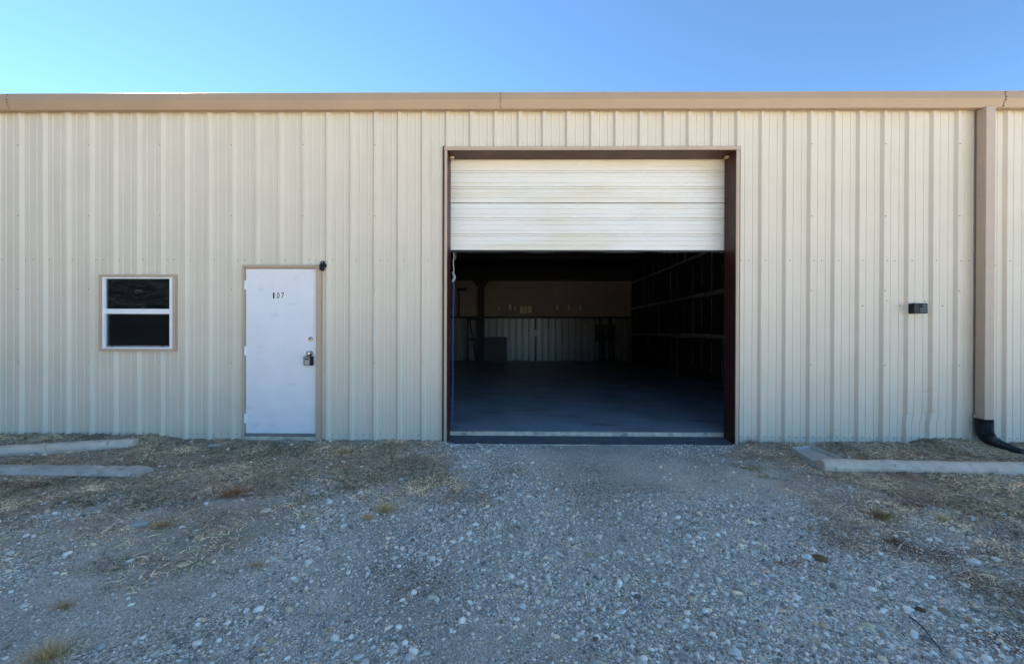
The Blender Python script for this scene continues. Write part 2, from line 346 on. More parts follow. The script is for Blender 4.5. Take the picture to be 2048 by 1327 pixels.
l.new(v1.outputs['Distance'], b1.inputs['Height'])
b2 = n.new('ShaderNodeBump'); b2.inputs['Strength'].default_value = 0.5; b2.inputs['Distance'].default_value = 0.006; l.new(ns.outputs['Fac'], b2.inputs['Height']); l.new(b1.outputs[0], b2.inputs['Normal'])
l.new(b2.outputs[0], p.inputs['Normal'])
ground = np_mesh('ground', V, Fq, [mg], {'dense': np.where(vis, dense, 0.3).ravel(), 'sparse': np.where(vis, sparse, 0.5).ravel(), 'red': np.where(vis, red, 0).ravel(), 'pale': np.clip((-gy-5.6)/1.5, 0, 1).ravel()}, True)
tag(ground, kind='structure')

# ---- stones
def ico():
    t = (1+5**0.5)/2
    v = np.array([(-1,t,0),(1,t,0),(-1,-t,0),(1,-t,0),(0,-1,t),(0,1,t),(0,-1,-t),(0,1,-t),(t,0,-1),(t,0,1),(-t,0,-1),(-t,0,1)], float); v /= np.linalg.norm(v[0])
    f = np.array([(0,11,5),(0,5,1),(0,1,7),(0,7,10),(0,10,11),(1,5,9),(5,11,4),(11,10,2),(10,7,6),(7,1,8),(3,9,4),(3,4,2),(3,2,6),(3,6,8),(3,8,9),(4,9,5),(2,4,11),(6,2,10),(8,6,7),(9,8,1)])
    return v, f
def subdiv(v, f):
    v = [tuple(x) for x in v]; cache = {}; nf = []
    def mid(a, b):
        k = (min(a,b), max(a,b))
        if k not in cache:
            m = (np.array(v[a])+np.array(v[b]))/2; v.append(tuple(m/np.linalg.norm(m))); cache[k] = len(v)-1
        return cache[k]
    for a, b, c in f:
        x, y, z = mid(a,b), mid(b,c), mid(c,a); nf += [(a,x,z),(b,y,x),(c,z,y),(x,y,z)]
    return np.array(v), np.array(nf)
ICO0 = (np.array([(1,0,0),(-1,0,0),(0,1,0),(0,-1,0),(0,0,1),(0,0,-1)], float), np.array([(0,2,4),(2,1,4),(1,3,4),(3,0,4),(2,0,5),(1,2,5),(3,1,5),(0,3,5)]))
ICO1 = ico(); ICO2 = subdiv(*ICO1); ICO3 = subdiv(*ICO2)
def stones(px, py, pz, s, colr, base, flat=(0.45, 0.85), jit=0.22):
    bv, bf = base; N = len(px); k = len(bv)
    vv = np.repeat(bv[None], N, 0)
    # irregular: chop by random planes and jitter
    for q in range(4):
        d = rng.normal(size=(N, 1, 3)); d /= np.linalg.norm(d, axis=2, keepdims=True); lim = rng.uniform(0.45, 0.8, (N, 1))
        pr = (vv*d).sum(2); ex = np.maximum(pr-lim, 0); vv = vv-ex[..., None]*d
    vv = vv*(1+rng.uniform(-jit, jit, (N, k, 1))*(0.5 if k > 20 else 1))
    sc = np.stack([rng.uniform(0.8, 1.25, N), rng.uniform(0.65, 1.0, N), rng.uniform(*flat, N)], 1)*s[:, None]*0.5
    vv = vv*sc[:, None, :]
    a = rng.uniform(0, 2*np.pi, N); t = rng.normal(0, 0.22, N)
    ct, st = np.cos(t)[:, None], np.sin(t)[:, None]; y = vv[..., 1]*ct-vv[..., 2]*st; z = vv[..., 1]*st+vv[..., 2]*ct
    ca, sa = np.cos(a)[:, None], np.sin(a)[:, None]; x2 = vv[..., 0]*ca-y*sa; y2 = vv[..., 0]*sa+y*ca
    out = np.stack([x2+px[:, None], y2+py[:, None], z+pz[:, None]], -1).reshape(-1, 3)
    F = (bf[None]+(np.arange(N)*k)[:, None, None]).reshape(-1, 3)
    return out, F, np.repeat(colr, k, 0)
N = 1500000
u = rng.random(N); Y = CAM.y + np.sqrt(1.15**2+(4.93**2-1.15**2)*u*0.999); Y = np.where(rng.random(N) < 0.55, CAM.y+rng.uniform(1.15, 4.9, N), Y)
X = CAM.x + rng.uniform(-1.45, 1.45, N)*(Y-CAM.y+0.4)
S = np.clip(0.0066*rng.random(N)**(-1/3.4), 0, 0.048)
depth = Y-CAM.y
patch = fbm(X, Y, 0.9, 31, 4); pile = np.clip((patch-0.43)/0.20, 0.06, 1)
tr = np.exp(-((X+1.25+0.3*np.sin(Y*0.9))/0.35)**2)+np.exp(-((X-0.75)/0.3)**2*0.8)*np.clip(Y/-5+0.3, 0, 1)+np.exp(-((X-2.3+Y*0.15)/0.25)**2)*np.clip((Y+3.6), 0, 1)
pile = pile*(1-0.6*np.clip(tr, 0, 1))*np.where(S > 0.014, 1-0.75*np.exp(-((X-1.0)/1.1)**2)*np.clip((Y+2.6)/1.6, 0, 1), 1)
dn, sp, rd = masks(X, Y)
keep = (S/depth > 0.0026) & (rng.random(N) < pile*(1-0.82*dn)*(1-0.25*sp)*(1-0.5*rd)*np.where(S > 0.03, 0.6, 1)) & (Y < -0.03)
X, Y, S, dn, sp = X[keep], Y[keep], S[keep], dn[keep], sp[keep]
def stone_col(N, sp=None):
    b = np.clip(rng.lognormal(-0.50, 0.48, N), 0.16, 0.93); c = np.stack([b*1.12, b*0.98, b*0.80], 1)
    r = rng.random(N); tan = r < 0.12; c[tan] *= (1.1, 0.95, 0.74); rd = (r > 0.13) & (r < 0.14); c[rd] *= (0.9, 0.66, 0.52); bl = r > 0.9; c[bl] *= (0.93, 0.98, 1.03)
    return c
parts_ = []
C = stone_col(len(X))
for lo, hi, base in ((0, 0.011, ICO0), (0.011, 0.026, ICO1), (0.026, 1, ICO2)):
    k = (S >= lo) & (S < hi)
    parts_.append(stones(X[k], Y[k], gh(X[k], Y[k])+S[k]*0.06, S[k], C[k], base))
off = 0; Vs = []; Fs = []; Cs = []
for a, b, c_ in parts_: Vs.append(a); Fs.append(b+off); Cs.append(c_); off += len(a)
gravel = np_mesh('gravel', np.concatenate(Vs), np.concatenate(Fs), [M_stone], {'tint': np.concatenate(Cs)})
tag(gravel, 'loose grey and tan gravel scattered over the yard', 'gravel', kind='stuff')
print('STONES', len(X))

# ---- grass
def blades(X, Y, Z, L, wd, lean, colr, curl=0.5, az=None):
    N = len(X); a = rng.uniform(0, 2*np.pi, N) if az is None else az
    dx, dy = np.cos(a), np.sin(a); px_, py_ = -dy, dx
    K = 4; V = np.zeros((N, K*2, 3)); ang = lean.copy(); x = X.copy(); y = Y.copy(); z = Z.copy()
    tw = rng.uniform(-1, 1, N)
    for i in range(K):
        wv = wd*(1-i/(K-0.6))*0.5; zz = wv*tw*0.7
        V[:, 2*i] = np.stack([x-px_*wv, y-py_*wv, z-zz], 1); V[:, 2*i+1] = np.stack([x+px_*wv, y+py_*wv, z+zz], 1)
        st = L/(K-1); x = x+dx*st*np.sin(ang); y = y+dy*st*np.sin(ang); z = z+st*np.cos(ang); ang = ang+curl*rng.uniform(0.1, 1, N)
        z = np.maximum(z, gh(x, y)+0.002+0.01*rng.random(N))
    F0 = np.array([(0,1,3,2),(2,3,5,4),(4,5,7,6)]); F = (F0[None]+(np.arange(N)*K*2)[:, None, None]).reshape(-1, 4)
    return V.reshape(-1, 3), F, np.repeat(colr, K*2, 0)
def grass_col(N, green):
    st = np.array([0.82,0.61,0.36]); gr = np.array([0.10,0.12,0.06]); gy_ = np.array([0.58,0.43,0.29]); db = np.array([0.16,0.12,0.08])
    r = rng.random(N); c = np.where((r < green)[:, None], gr, np.where((r < green+(1-green)*0.42)[:, None], gy_, np.where((r < green+(1-green)*0.72)[:, None], st, db)))
    return c*rng.uniform(0.9, 1.9, (N, 1))
N = 420000
Y = -rng.random(N)**1.15*3.4; X = rng.uniform(-1, 1, N)*(1.5*(Y-CAM.y)+0.8)
dn, sp, rd = masks(X, Y); cl = fbm(X, Y, 4.5, 61, 4); dens = np.clip(dn*np.clip((cl-0.34)*2.9, 0.06, 0.95)+sp*np.clip((cl-0.38)*3.0, 0, 1)*0.65, 0, 1)
k = (rng.random(N) < dens) & (Y < -0.015); X, Y, cl = X[k], Y[k], cl[k]
gm = np.clip((fbm(X, Y, 1.7, 91, 3)-0.5)*2.4+0.08, 0.02, 0.45)
gm = np.where((X > 3) & (Y > -1.0), np.maximum(gm, 0.35), gm)
strawy = np.clip((fbm(X, Y, 2.6, 92, 3)-0.5)*4, -0.5, 1)
cc = grass_col(len(X), gm); cc *= (1+0.55*strawy)[:, None]
gv, gf, gc = blades(X, Y, gh(X, Y)+0.004, rng.uniform(0.02, 0.075, len(X))*(1+0.5*(rng.random(len(X)) < .08)), rng.uniform(0.002, 0.0045, len(X)), rng.uniform(0.95, 1.57, len(X)), cc)
grass = np_mesh('grass', gv, gf, [M_blade], {'tint': gc})
tag(grass, 'flattened dry straw and dull green grass beside the wall', 'grass', kind='stuff')
print('BLADES', len(X))
def tuft(px, py, rad, n_, h, colr, label, name='grass_tuft', cat='grass tuft', lean=0.9, group=None):
    cx, cy = G(px, py); z0 = float(gh(cx, cy))
    r = rad*np.minimum(np.abs(rng.normal(0, 0.45, n_)), 0.9); a = rng.uniform(0, 2*np.pi, n_); X = cx+r*np.cos(a); Y = cy+r*np.sin(a)*0.7
    c_ = np.minimum(np.array(colr)*(2.1, 1.75, 1.6)*rng.uniform(0.55, 1.5, (n_, 1)), 0.75)
    v, f, c2 = blades(X, Y, gh(X, Y), rng.uniform(0.4, 1.0, n_)*h, rng.uniform(0.0016, 0.0032, n_), np.abs(rng.normal(lean*0.7, 0.35, n_)), c_, 0.45, a+rng.normal(0, 0.7, n_))
    v = v-np.array([cx, cy, z0]); o = np_mesh(name, v, f, [M_blade], {'tint': c2}); o.location = (cx, cy, z0); tag(o, label, cat, group)
    return o
straw = (0.40, 0.27, 0.14)
tuft(770, 1022, 0.085, 320, 0.10, straw, 'small pale straw tuft on the gravel left of the driveway centre')
tuft(735, 1038, 0.05, 130, 0.06, straw, 'tiny straw tuft just left of the small pale straw tuft')
tuft(465, 985, 0.14, 420, 0.09, (0.24, 0.13, 0.07), 'rusty orange brown dead grass clump in front of the white door')
tuft(1765, 1033, 0.13, 420, 0.11, (0.17, 0.15, 0.07), 'green and straw grass clump on the stony soil at the right')
tuft(1885, 1035, 0.06, 160, 0.08, (0.42, 0.33, 0.16), 'little yellow grass tuft right of the green clump')
tuft(95, 1312, 0.13, 420, 0.08, (0.36, 0.26, 0.14), 'dry grass tuft in the bottom left corner of the yard')
tuft(125, 1213, 0.06, 150, 0.05, (0.34, 0.25, 0.14), 'small flat dry tuft above the bottom left corner tuft')
tuft(1790, 1082, 0.13, 360, 0.06, (0.12, 0.08, 0.05), 'dark brown dead weed clump below the green grass clump')
tuft(1895, 880, 0.22, 520, 0.10, (0.20, 0.15, 0.11), 'brown weeds growing against the wall left of the downspout')
tuft(1500, 886, 0.13, 300, 0.09, (0.26, 0.2, 0.13), 'dry weeds at the foot of the right door jamb')
tuft(325, 1050, 0.17, 420, 0.06, (0.27, 0.20, 0.11), 'straw coloured clump beside the flat grey block')
tuft(690, 905, 0.2, 520, 0.09, (0.30, 0.23, 0.13), 'straw and green grass clump by the wall right of the white door')
tuft(510, 1130, 0.10, 200, 0.04, (0.30, 0.24, 0.15), 'thin flat straw patch in the middle of the left gravel')

# ---- notable rocks
def rock(px, py, wpx, hfac, colr, label, seed=0, flatness=0.6, name='rock', ang=0.0, lens=(1.0, 0.7)):
    cx, cy = G(px, py); sz = wpx*(cy-CAM.y)/FPX
    r = np.random.default_rng(seed+int(px)); bv, bf = ICO3; v = bv.copy()
    for q in range(9):
        d = r.normal(size=3); d /= np.linalg.norm(d); lim = r.uniform(0.5, 0.85); e = np.maximum(v@d-lim, 0); v = v-e[:, None]*d
    v = v*(1+(fbm(v[:, 0]*3+9, v[:, 1]*3+v[:, 2]*2, 1.3, seed, 3)-0.5)[:, None]*0.25)
    v = v/np.abs(v).max(0)*np.array([lens[0], lens[1], flatness])*sz*0.5
    ca, sa = math.cos(ang), math.sin(ang); v = np.stack([v[:, 0]*ca-v[:, 1]*sa, v[:, 0]*sa+v[:, 1]*ca, v[:, 2]], 1)
    o = np_mesh(name, v, bf, [M_stone], {'tint': np.tile(np.array(colr), (len(v), 1))})
    o.location = (cx, cy, float(gh(cx, cy))+sz*flatness*0.22); tag(o, label, 'rock'); return o
rock(366, 1130, 26, 1, (0.70, 0.52, 0.30), 'tan angular rock on the left gravel with a twig over it', 1, 0.5, ang=0.3)
rock(386, 1101, 19, 1, (0.55, 0.46, 0.30), 'olive tan flat rock just above the tan angular rock', 2, 0.5, ang=0.4)
rock(533, 1021, 24, 1, (0.76, 0.66, 0.50), 'pale thin slab rock left of the driveway, in front of the white door', 3, 0.3, ang=0.6, lens=(1, 0.8))
rock(1044, 1220, 22, 1, (0.62, 0.57, 0.49), 'large pale grey pebble at the bottom centre of the gravel', 4, 0.55)
rock(1131, 1256, 14, 1, (0.5, 0.46, 0.34), 'small cream and white pebble right of the bottom centre pebble', 5, 0.8)
rock(1176, 1115, 17, 1, (0.45, 0.33, 0.17), 'ochre yellow pebble alone in the middle of the gravel', 6, 0.6)
rock(718, 1317, 23, 1, (0.70, 0.65, 0.56), 'rounded whitish stone cut by the bottom edge left of centre', 7, 0.6)
rock(819, 1283, 14, 1, (0.32, 0.29, 0.17), 'olive brown pebble right of the whitish bottom edge stone', 8, 0.7, ang=1.2)
rock(1192, 1281, 13, 1, (0.24, 0.15, 0.09), 'brown oval pebble near the bottom centre', 9, 0.7)
rock(1613, 1114, 18, 1, (0.80, 0.74, 0.64), 'white stone left of the split brown rock', 10, 0.6)
rock(1640, 1117, 30, 1, (0.22, 0.12, 0.06), 'split rusty brown rock on the right side of the gravel', 11, 0.45, ang=-0.3)
rock(1948, 1119, 25, 1, (0.72, 0.67, 0.59), 'white flat domed stone on the soil at the far right', 12, 0.5)
rock(1738, 1250, 26, 1, (0.66, 0.55, 0.36), 'flat beige stone in the pebble bed left of the dark stick', 13, 0.45, ang=-0.4)
rock(1447, 1150, 18, 1, (0.68, 0.58, 0.40), 'cream stone on the gravel right of the ochre pebble', 14, 0.5)
rock(1469, 1308, 27, 1, (0.72, 0.66, 0.55), 'largest whitish stone in the pebble pile at the bottom right of centre', 15, 0.6)
rock(1332, 1169, 16, 1, (0.80, 0.75, 0.66), 'bright white wedge shaped chip right of the ochre pebble', 16, 0.3)
rock(864, 1201, 23, 1, (0.64, 0.55, 0.42), 'long pale beige stone left of the bottom centre pebble', 17, 0.5, ang=0.2, lens=(1, .5))
rock(1841, 1216, 17, 1, (0.15, 0.09, 0.05), 'round dark brown clod above the dark stick', 18, 0.7)
rock(203, 1294, 24, 1, (0.42, 0.40, 0.36), 'blue grey stone beside the bottom left corner tuft', 19, 0.5)
# ================================================================== CONCRETE CURBS ETC
def curb(name, p0, p1, wb, wt, h, m, label, cat, sink=0.02, rough=1.0, seed=3):
    p0 = Vector(p0); p1 = Vector(p1); L = (p1-p0).length; ang = math.atan2(p1.y-p0.y, p1.x-p0.x)
    sec = [(-wb/2*.9, -sink), (wb/2*.9, -sink), (wb/2, h*0.35), (wt/2*1.12, h*0.72), (wt/2*0.9, h*0.92), (wt/2*0.5, h), (-wt/2*0.5, h), (-wt/2*0.9, h*0.92), (-wt/2*1.12, h*0.72), (-wb/2, h*0.35)]
    mb = MB(); K = 60; n0 = 0
    for i in range(K+1):
        t = i/K; e = 1.0; x = L*t
        d = min(x, L-x); e = 1-0.10*math.exp(-d/0.02)
        for q, (a, b) in enumerate(sec):
            j = (float(vnoise(x*9, q*3.1+seed, 5))-0.5)*0.012*rough; jj = (float(vnoise(x*23, q*7.1+seed, 8))-0.5)*0.006*rough
            mb.v.append((x, a*e+j, b*(e if b > 0 else 1)+jj+j*0.5))
    k = len(sec)
    for i in range(K):
        for q in range(k): q2 = (q+1) % k; mb.f.append((i*k+q, (i+1)*k+q, (i+1)*k+q2, i*k+q2)); mb.m.append(0)
    mb.f.append(tuple(range(k))); mb.m.append(0); mb.f.append(tuple(K*k+q for q in range(k))[::-1]); mb.m.append(0)
    o = mb.build(name, m, fixn=True); o.location = p0; o.rotation_euler = (0, 0, ang); tag(o, label, cat); return o
a = G(262, 897); b = G(0, 913)
dv = Vector((b[0]-a[0], b[1]-a[1], 0)).normalized()
curb('concrete_curb', (a[0], a[1]+0.06, -0.03), (a[0]+dv.x*2.3, a[1]+0.06+dv.y*2.3, -0.04), 0.14, 0.10, 0.105, M_concp, 'pale concrete wheel stop lying close to the wall under the window', 'wheel stop', rough=1.6)
a = G(303, 951); b = G(0, 953)
curb('concrete_curb', (a[0]-0.13, a[1]+0.07, -0.05), (a[0]-2.3, a[1]+0.09, -0.035), 0.20, 0.13, 0.075, M_concrete, 'grey half buried wheel stop at the left, the one farther from the wall', 'wheel stop', seed=9, rough=2.6)
a = G(1652, 941); b = G(2048, 949)
curb('concrete_curb', (a[0], a[1]+0.07, -0.03), (a[0]+2.25, a[1]+0.07+(b[1]-a[1])*1.1, -0.03), 0.15, 0.105, 0.092, M_concp, 'pinkish speckled wheel stop on the grass at the right', 'wheel stop', seed=21, rough=1.6)
# splash block: shallow three-sided trough
mb = MB(); Q = [G(1580, 897, 0.02), G(1622, 893, 0.02), G(1703, 926, 0.0), G(1624, 926, 0.0)]
ctr = Vector((sum(q[0] for q in Q)/4, sum(q[1] for q in Q)/4, 0))
def P(u, v_, z):
    a = Vector(Q[0]).lerp(Vector(Q[1]), u); b = Vector(Q[3]).lerp(Vector(Q[2]), u); c_ = a.lerp(b, v_); return (c_.x-ctr.x, c_.y-ctr.y, z)
us = [0, 0.02, 0.10, 0.17, 0.83, 0.90, 0.98, 1]; zf = lambda v_: 0.045-0.012*v_
zs_ = lambda v_: [-0.06, zf(v_)-0.004, zf(v_), 0.010, 0.010, zf(v_), zf(v_)-0.004, -0.06]
vsn = [0, 0.03, 0.07, 0.12, 0.5, 0.9, 0.99, 1.0]
grid = []
for j, v_ in enumerate(vsn):
    row = []
    for i, u_ in enumerate(us):
        z = zs_(v_)[i]
        if v_ <= 0.07 and 0 < i < 7: z = zf(0)
        if j == 0: z = -0.06
        if v_ == 1.0: z = -0.06
        row.append(P(u_, v_, z))
    grid.append(row)
for j in range(len(vsn)-1):
    for i in range(len(us)-1): mb.quad(grid[j][i], grid[j+1][i], grid[j+1][i+1], grid[j][i+1])
o = mb.build('splash_block', M_splash); o.location = ctr; tag(o, 'grey trough shaped splash block lying in the grass between door and right wheel stop', 'splash block')
import bmesh
# flat grey block fragment
def fragment(px, py, L, Wd, H, ang, m, name, label, cat, tilt=0.08):
    cx, cy = G(px, py); mb = MB()
    ring = [(-L/2, -Wd/2), (L/2*0.9, -Wd/2*0.9), (L/2, Wd/2*0.8), (L*0.1, Wd/2), (-L/2*0.95, Wd/2*0.9)]
    mb.prism(ring, -H/2, H/2, axis='Z'); o = mb.build(name, m, bevel=0.004, fixn=True); o.location = (cx, cy, float(gh(cx, cy))+H*0.55); o.rotation_euler = (tilt, tilt, ang); tag(o, label, cat); return o
fragment(282, 1050, 0.105, 0.05, 0.03, 0.35, M_splash, 'block_fragment', 'flat blue grey broken block on the dry grass at the left', 'block')
fragment(430, 893, 0.14, 0.06, 0.02, 0.1, M_splash, 'paving_chip', 'flat grey chip in the grass left of the white door', 'chip')
def stick(p0, p1, r, m, label, name='stick', bend=0.01, cat='stick'):
    a = G(*p0); b = G(*p1); pts = []
    K = 9
    for i in range(K):
        t = i/(K-1); x = a[0]+(b[0]-a[0])*t+math.sin(t*5)*bend; y = a[1]+(b[1]-a[1])*t+math.sin(t*3)*bend*0.5
        pts.append((x, y, float(gh(x, y))+r+0.006+0.008*math.sin(t*3.14)))
    c0 = Vector(pts[0]); mb = MB(); mb.tube([tuple(Vector(q)-c0) for q in pts], [r*(1-0.3*i/(K-1)) for i in range(K)], 6)
    o = mb.build(name, m, smooth=True); o.location = c0; tag(o, label, cat); return o
M_twig = mat('dry_twig', (0.33, 0.29, 0.22), 0.85, var=0.3, vscale=30); M_rod = mat('dark_rod', (0.03, 0.028, 0.026), 0.7)
stick((1812, 1226), (1888, 1298), 0.0035, M_rod, 'thin dark stick lying diagonally on the bottom right gravel')
stick((2005, 1215), (2060, 1228), 0.004, M_twig, 'pale twig at the right edge above the red soil')
stick((1960, 1155), (2000, 1198), 0.003, M_twig, 'thin grey twig running down the soil at the far right')
stick((900, 892), (922, 889), 0.006, M_vinyl, 'short white stick beside the left door jamb')
stick((758, 1030), (770, 1041), 0.005, M_twig, 'short pale twig beside the small straw tuft')
stick((362, 1128), (360, 1160), 0.002, M_twig, 'thin straw stalk standing by the tan angular rock')
stick((362, 1196), (388, 1206), 0.003, M_twig, 'pale split twig on the gravel at lower left')
stick((800, 958), (850, 952), 0.003, M_twig, 'pale straight twig at the edge of the grass left of the driveway')

# ================================================================== BUILDING
bld = thing('metal_building', 'long cream ribbed metal warehouse with tan gutter and open overhead door', 'building', (0, 0, 0))
ZT = 4.22                        # top of the wall panels, under the gutter
XL, XR = -15.0, 15.0; YB = 12.9; XW = 5.24; XLW = -6.2; ZF = 0.03
ox0, _ = W(894, 600, -0.03); ox1, _ = W(1470.5, 600, -0.03); oz = W(1180, 301, -0.03)[1]
dx0 = W(488.5, 700, -0.01)[0]; dx1 = W(637, 700, -0.01)[0]; dz = W(560, 533, -0.01)[1]
wx0 = W(201, 620, -0.01)[0]; wx1 = W(346, 620, -0.01)[0]; wz0 = W(270, 699, -0.01)[1]; wz1 = W(270, 552, -0.01)[1]
CREASE = [W(1855, 827, 0), W(1808, 831, 0), W(1853, 783, 0), W(1663, 864, 0)]
def bend(x, z):
    t = min(1, max(0, (0.36-z)/0.36)); return -0.035*math.exp(-((x-5.12)/0.30)**2)*math.sin(min(1, t*1.6)*math.pi*0.62)
def ripple(x, z):
    """slight unevenness of the thin sheet, and the knock it took at the lower right"""
    d = (fbm(np.array([x*1.3]), np.array([z*0.5]), 1.0, 12, 2)[0]-0.5)*0.010
    bx, bz = W(1835, 830, 0); q = math.exp(-((x-bx)/0.22)**2-((z-bz)/0.20)**2)
    for (cx_, cz_) in CREASE: d += 0.016*math.exp(-((x-cx_)/0.05)**2-((z-cz_-0.25*(x-cx_))/0.018)**2)
    d += q*0.010
    d += 0.012*math.exp(-((x-W(1663, 870, 0)[0])/0.08)**2-((z-0.05)/0.05)**2)
    d *= 1-min(1, max(0, (z-3.6)/.4))
    return float(d)
def prof(x0, x1):
    pts = []
    k0 = int(math.floor(x0/0.3048))-1; k1 = int(math.ceil(x1/0.3048))+1
    for k in range(k0, k1+1):
        c = k*0.3048+0.004; jog = 0.0015 if k % 3 == 0 else 0
        pts += [(c-0.040, 0), (c-0.0145, -0.032-jog), (c+0.0145, -0.032-jog), (c+0.040, 0)]
        for s in (0.1016, 0.2032): pts += [(c+s-0.009, 0), (c+s-0.003, -0.005), (c+s+0.003, -0.005), (c+s+0.009, 0)]
    out = []
    for (a, b) in zip(pts, pts[1:]):
        if b[0] <= x0 or a[0] >= x1: continue
        if a[0] < x0: t = (x0-a[0])/(b[0]-a[0]); a = (x0, a[1]+(b[1]-a[1])*t)
        if b[0] > x1: t = (x1-a[0])/(b[0]-a[0]); b = (x1, a[1]+(b[1]-a[1])*t)
        if not out: out.append(a)
        out.append(b)
    return out
mb = MB()
def panel(x0, x1, z0, z1):
    pr = prof(x0, x1); nz = max(1, int((z1-z0)/(0.035 if x0 > 2 and x1 < 9.1 else 0.11))) if abs(x0) < 9 or abs(x1) < 9 else 1
    n0 = len(mb.v)
    for j in range(nz+1):
        z = z0+(z1-z0)*j/nz
        for (x, y) in pr:
            r_ = ripple(x, z) if abs(x) < 8 else 0
            mb.v.append((x+((r_*0.5+bend(x, z)) if abs(x) < 8 else 0)*(0 if x in (x0, x1) else 1), y+r_, z))
    k = len(pr)
    for j in range(nz):
        for i in range(k-1): mb.f.append((n0+j*k+i, n0+j*k+i+1, n0+(j+1)*k+i+1, n0+(j+1)*k+i)); mb.m.append(0)
for (x0, x1, z0, z1) in ((XL, -9, 0, ZT), (-9, wx0, -0.045, ZT), (wx0, wx1, -0.045, wz0), (wx0, wx1, wz1, ZT), (wx1, dx0, -0.045, ZT), (dx0, dx1, dz, ZT), (dx1, ox0, -0.045, ZT), (ox0, ox1, oz+0.01, ZT), (ox1, 9, -0.045, ZT), (9, XR, 0, ZT)):
    panel(x0, x1, z0, z1)
# screw heads belong to the sheet
def screwhead(x, z, y, r=0.0065, m=1):
    mb.lathe([(r, 0), (r, 0.003), (r*0.55, 0.006), (r*0.5, 0.009)], Matrix.Translation((x, y+ripple(x, z), z)) @ Matrix.Rotation(R(90), 4, 'X'), 6, m)
def solid(x, z): return not ((dx0-.08 < x < dx1+.08 and z < dz+.08) or (ox0-.06 < x < ox1+.06 and z < oz+.08) or (wx0-.06 < x < wx1+.06 and wz0-.06 < z < wz1+.06))
for k in range(-26, 27):
    c = k*0.3048+0.004
    if k % 3 == 0:
        for z in (3.73, 2.83, 1.90, 0.97):
            if solid(c, z): screwhead(c, z, -0.034)
    for z, offs in ((2.28, (0.058,)), (0.055, (0.058, 0.152, 0.246)), (0.055, ())):
        for q in offs:
            if solid(c+q, z): screwhead(c+q, z, -0.0005)
    if k % 3 == 0 and solid(c+0.152, 2.28): screwhead(c+0.152, 2.28, -0.0005)
for (px, py) in ((1725, 611), (1773, 601), (1799, 611), (1849, 602), (1884, 611), (1186, 289)):
    x, z = W(px, py, 0); screwhead(x, z, -0.001, 0.0075, 2)
mb.build('wall', [M_wall, M_screw, M_hole], bld)
# hidden outer shell: side, rear walls and roof of the long building
mb = MB(); mb.box(XL-.1, XL, 0.01, YB+.3, -.1, ZT); mb.box(XR, XR+.1, 0.01, YB+.3, -.1, ZT); mb.box(XL, XR, YB+.2, YB+.3, -.1, ZT)
mb.build('side_wall', M_wall, bld)
mb = MB(); mid = (YB+.3)/2; rz = 4.28+mid/12
for s in (0, 1):
    y0, z0, y1, z1 = ((-0.03, 4.27, mid, rz), (mid, rz, YB+.35, 4.25))[s]
    mb.quad((XL, y0, z0), (XR, y0, z0), (XR, y1, z1), (XL, y1, z1), 0)
    mb.quad((XL, y0, z0-.03), (XL, y1, z1-.03), (XR, y1, z1-.03), (XR, y0, z0-.03), 1)
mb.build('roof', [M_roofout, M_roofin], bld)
# gutter: lofted profile in three lengths with lapped seams
gb = W(1024, 217.8, -0.10)[1]; gm_ = W(1024, 199, -0.135)[1]; gt = W(1024, 183.5, -0.135)[1]
seams = [-9.9, W(14, 190, -0.13)[0], W(1000, 200, -0.13)[0], W(2010, 190, -0.13)[0], 12.0]
seams = [XL]+seams[1:4]+[XR]
mb = MB()
for i in range(4):
    a, b = seams[i], seams[i+1]+0.02; e = 0.0018*(i % 2)
    K = max(2, int((b-a)/0.4)); out = [(-0.041, gb+.003), (-0.100-e, gb-e), (-0.138-e, gm_-e), (-0.124-e, gt), (-0.118-e, gt+.004), (-0.110, gt), (-0.110, gm_), (-0.041, gm_)]
    n0 = len(mb.v); k = len(out)
    for j in range(K+1):
        x = a+(b-a)*j/K; w_ = (float(vnoise(x*0.7, 3, 4))-.5)*0.008
        for (y, z) in out: mb.v.append((x, y+w_*0.4, z+w_*0.6))
    for j in range(K):
        for q in range(k): q2 = (q+1) % k; mb.f.append((n0+j*k+q, n0+j*k+q2, n0+(j+1)*k+q2, n0+(j+1)*k+q)); mb.m.append(0)
    mb.f.append(tuple(n0+q for q in range(k))); mb.m.append(0); mb.f.append(tuple(n0+K*k+q for q in range(k))[::-1]); mb.m.append(0)
for sx in seams[1:4]:
    mb.quad((sx-0.001, -0.1425, gm_), (sx+0.003, -0.1425, gm_), (sx+0.003, -0.128, gt-.002), (sx-0.001, -0.128, gt-.002), 1)
    mb.quad((sx-0.001, -0.1425, gm_), (sx+0.003, -0.1425, gm_), (sx+0.003, -0.1045, gb-.001), (sx-0.001, -0.1045, gb-.001), 1)
    for z, y in ((gt-.015, -.130), (gm_+.012, -.1385), (gm_-.02, -.134), (gb+.015, -.112)):
        mb.lathe([(0.0055, 0), (0.004, 0.004)], Matrix.Translation((sx+.012, y, z)) @ Matrix.Rotation(R(90), 4, 'X'), 6, 1)
mb.build('gutter', [M_gut, M_hole], bld, fixn=True)
# downspout
sx0 = W(1971.5, 500, -0.14)[0]; sx1 = W(1990.5, 500, -0.14)[0]; zb = W(1975, 841, -0.14)[1]
mb = MB(); mb.box(sx0, sx1, -0.14, -0.036, zb, gb-0.004)
o = mb.build('downspout', M_trim, bld, bevel=0.006)
mb = MB(); mb.box(sx0-0.02, sx0-.001, -0.052, -0.036, W(1975, 835, -.05)[1], W(1975, 828, -.05)[1]); mb.build('downspout_tab', M_trim, bld); mb = MB(); mb.box(sx0-.002, sx1+.002, -.1425, -.0365, 2.19, 2.215); mb.build('downspout_strap', M_trim, bld)
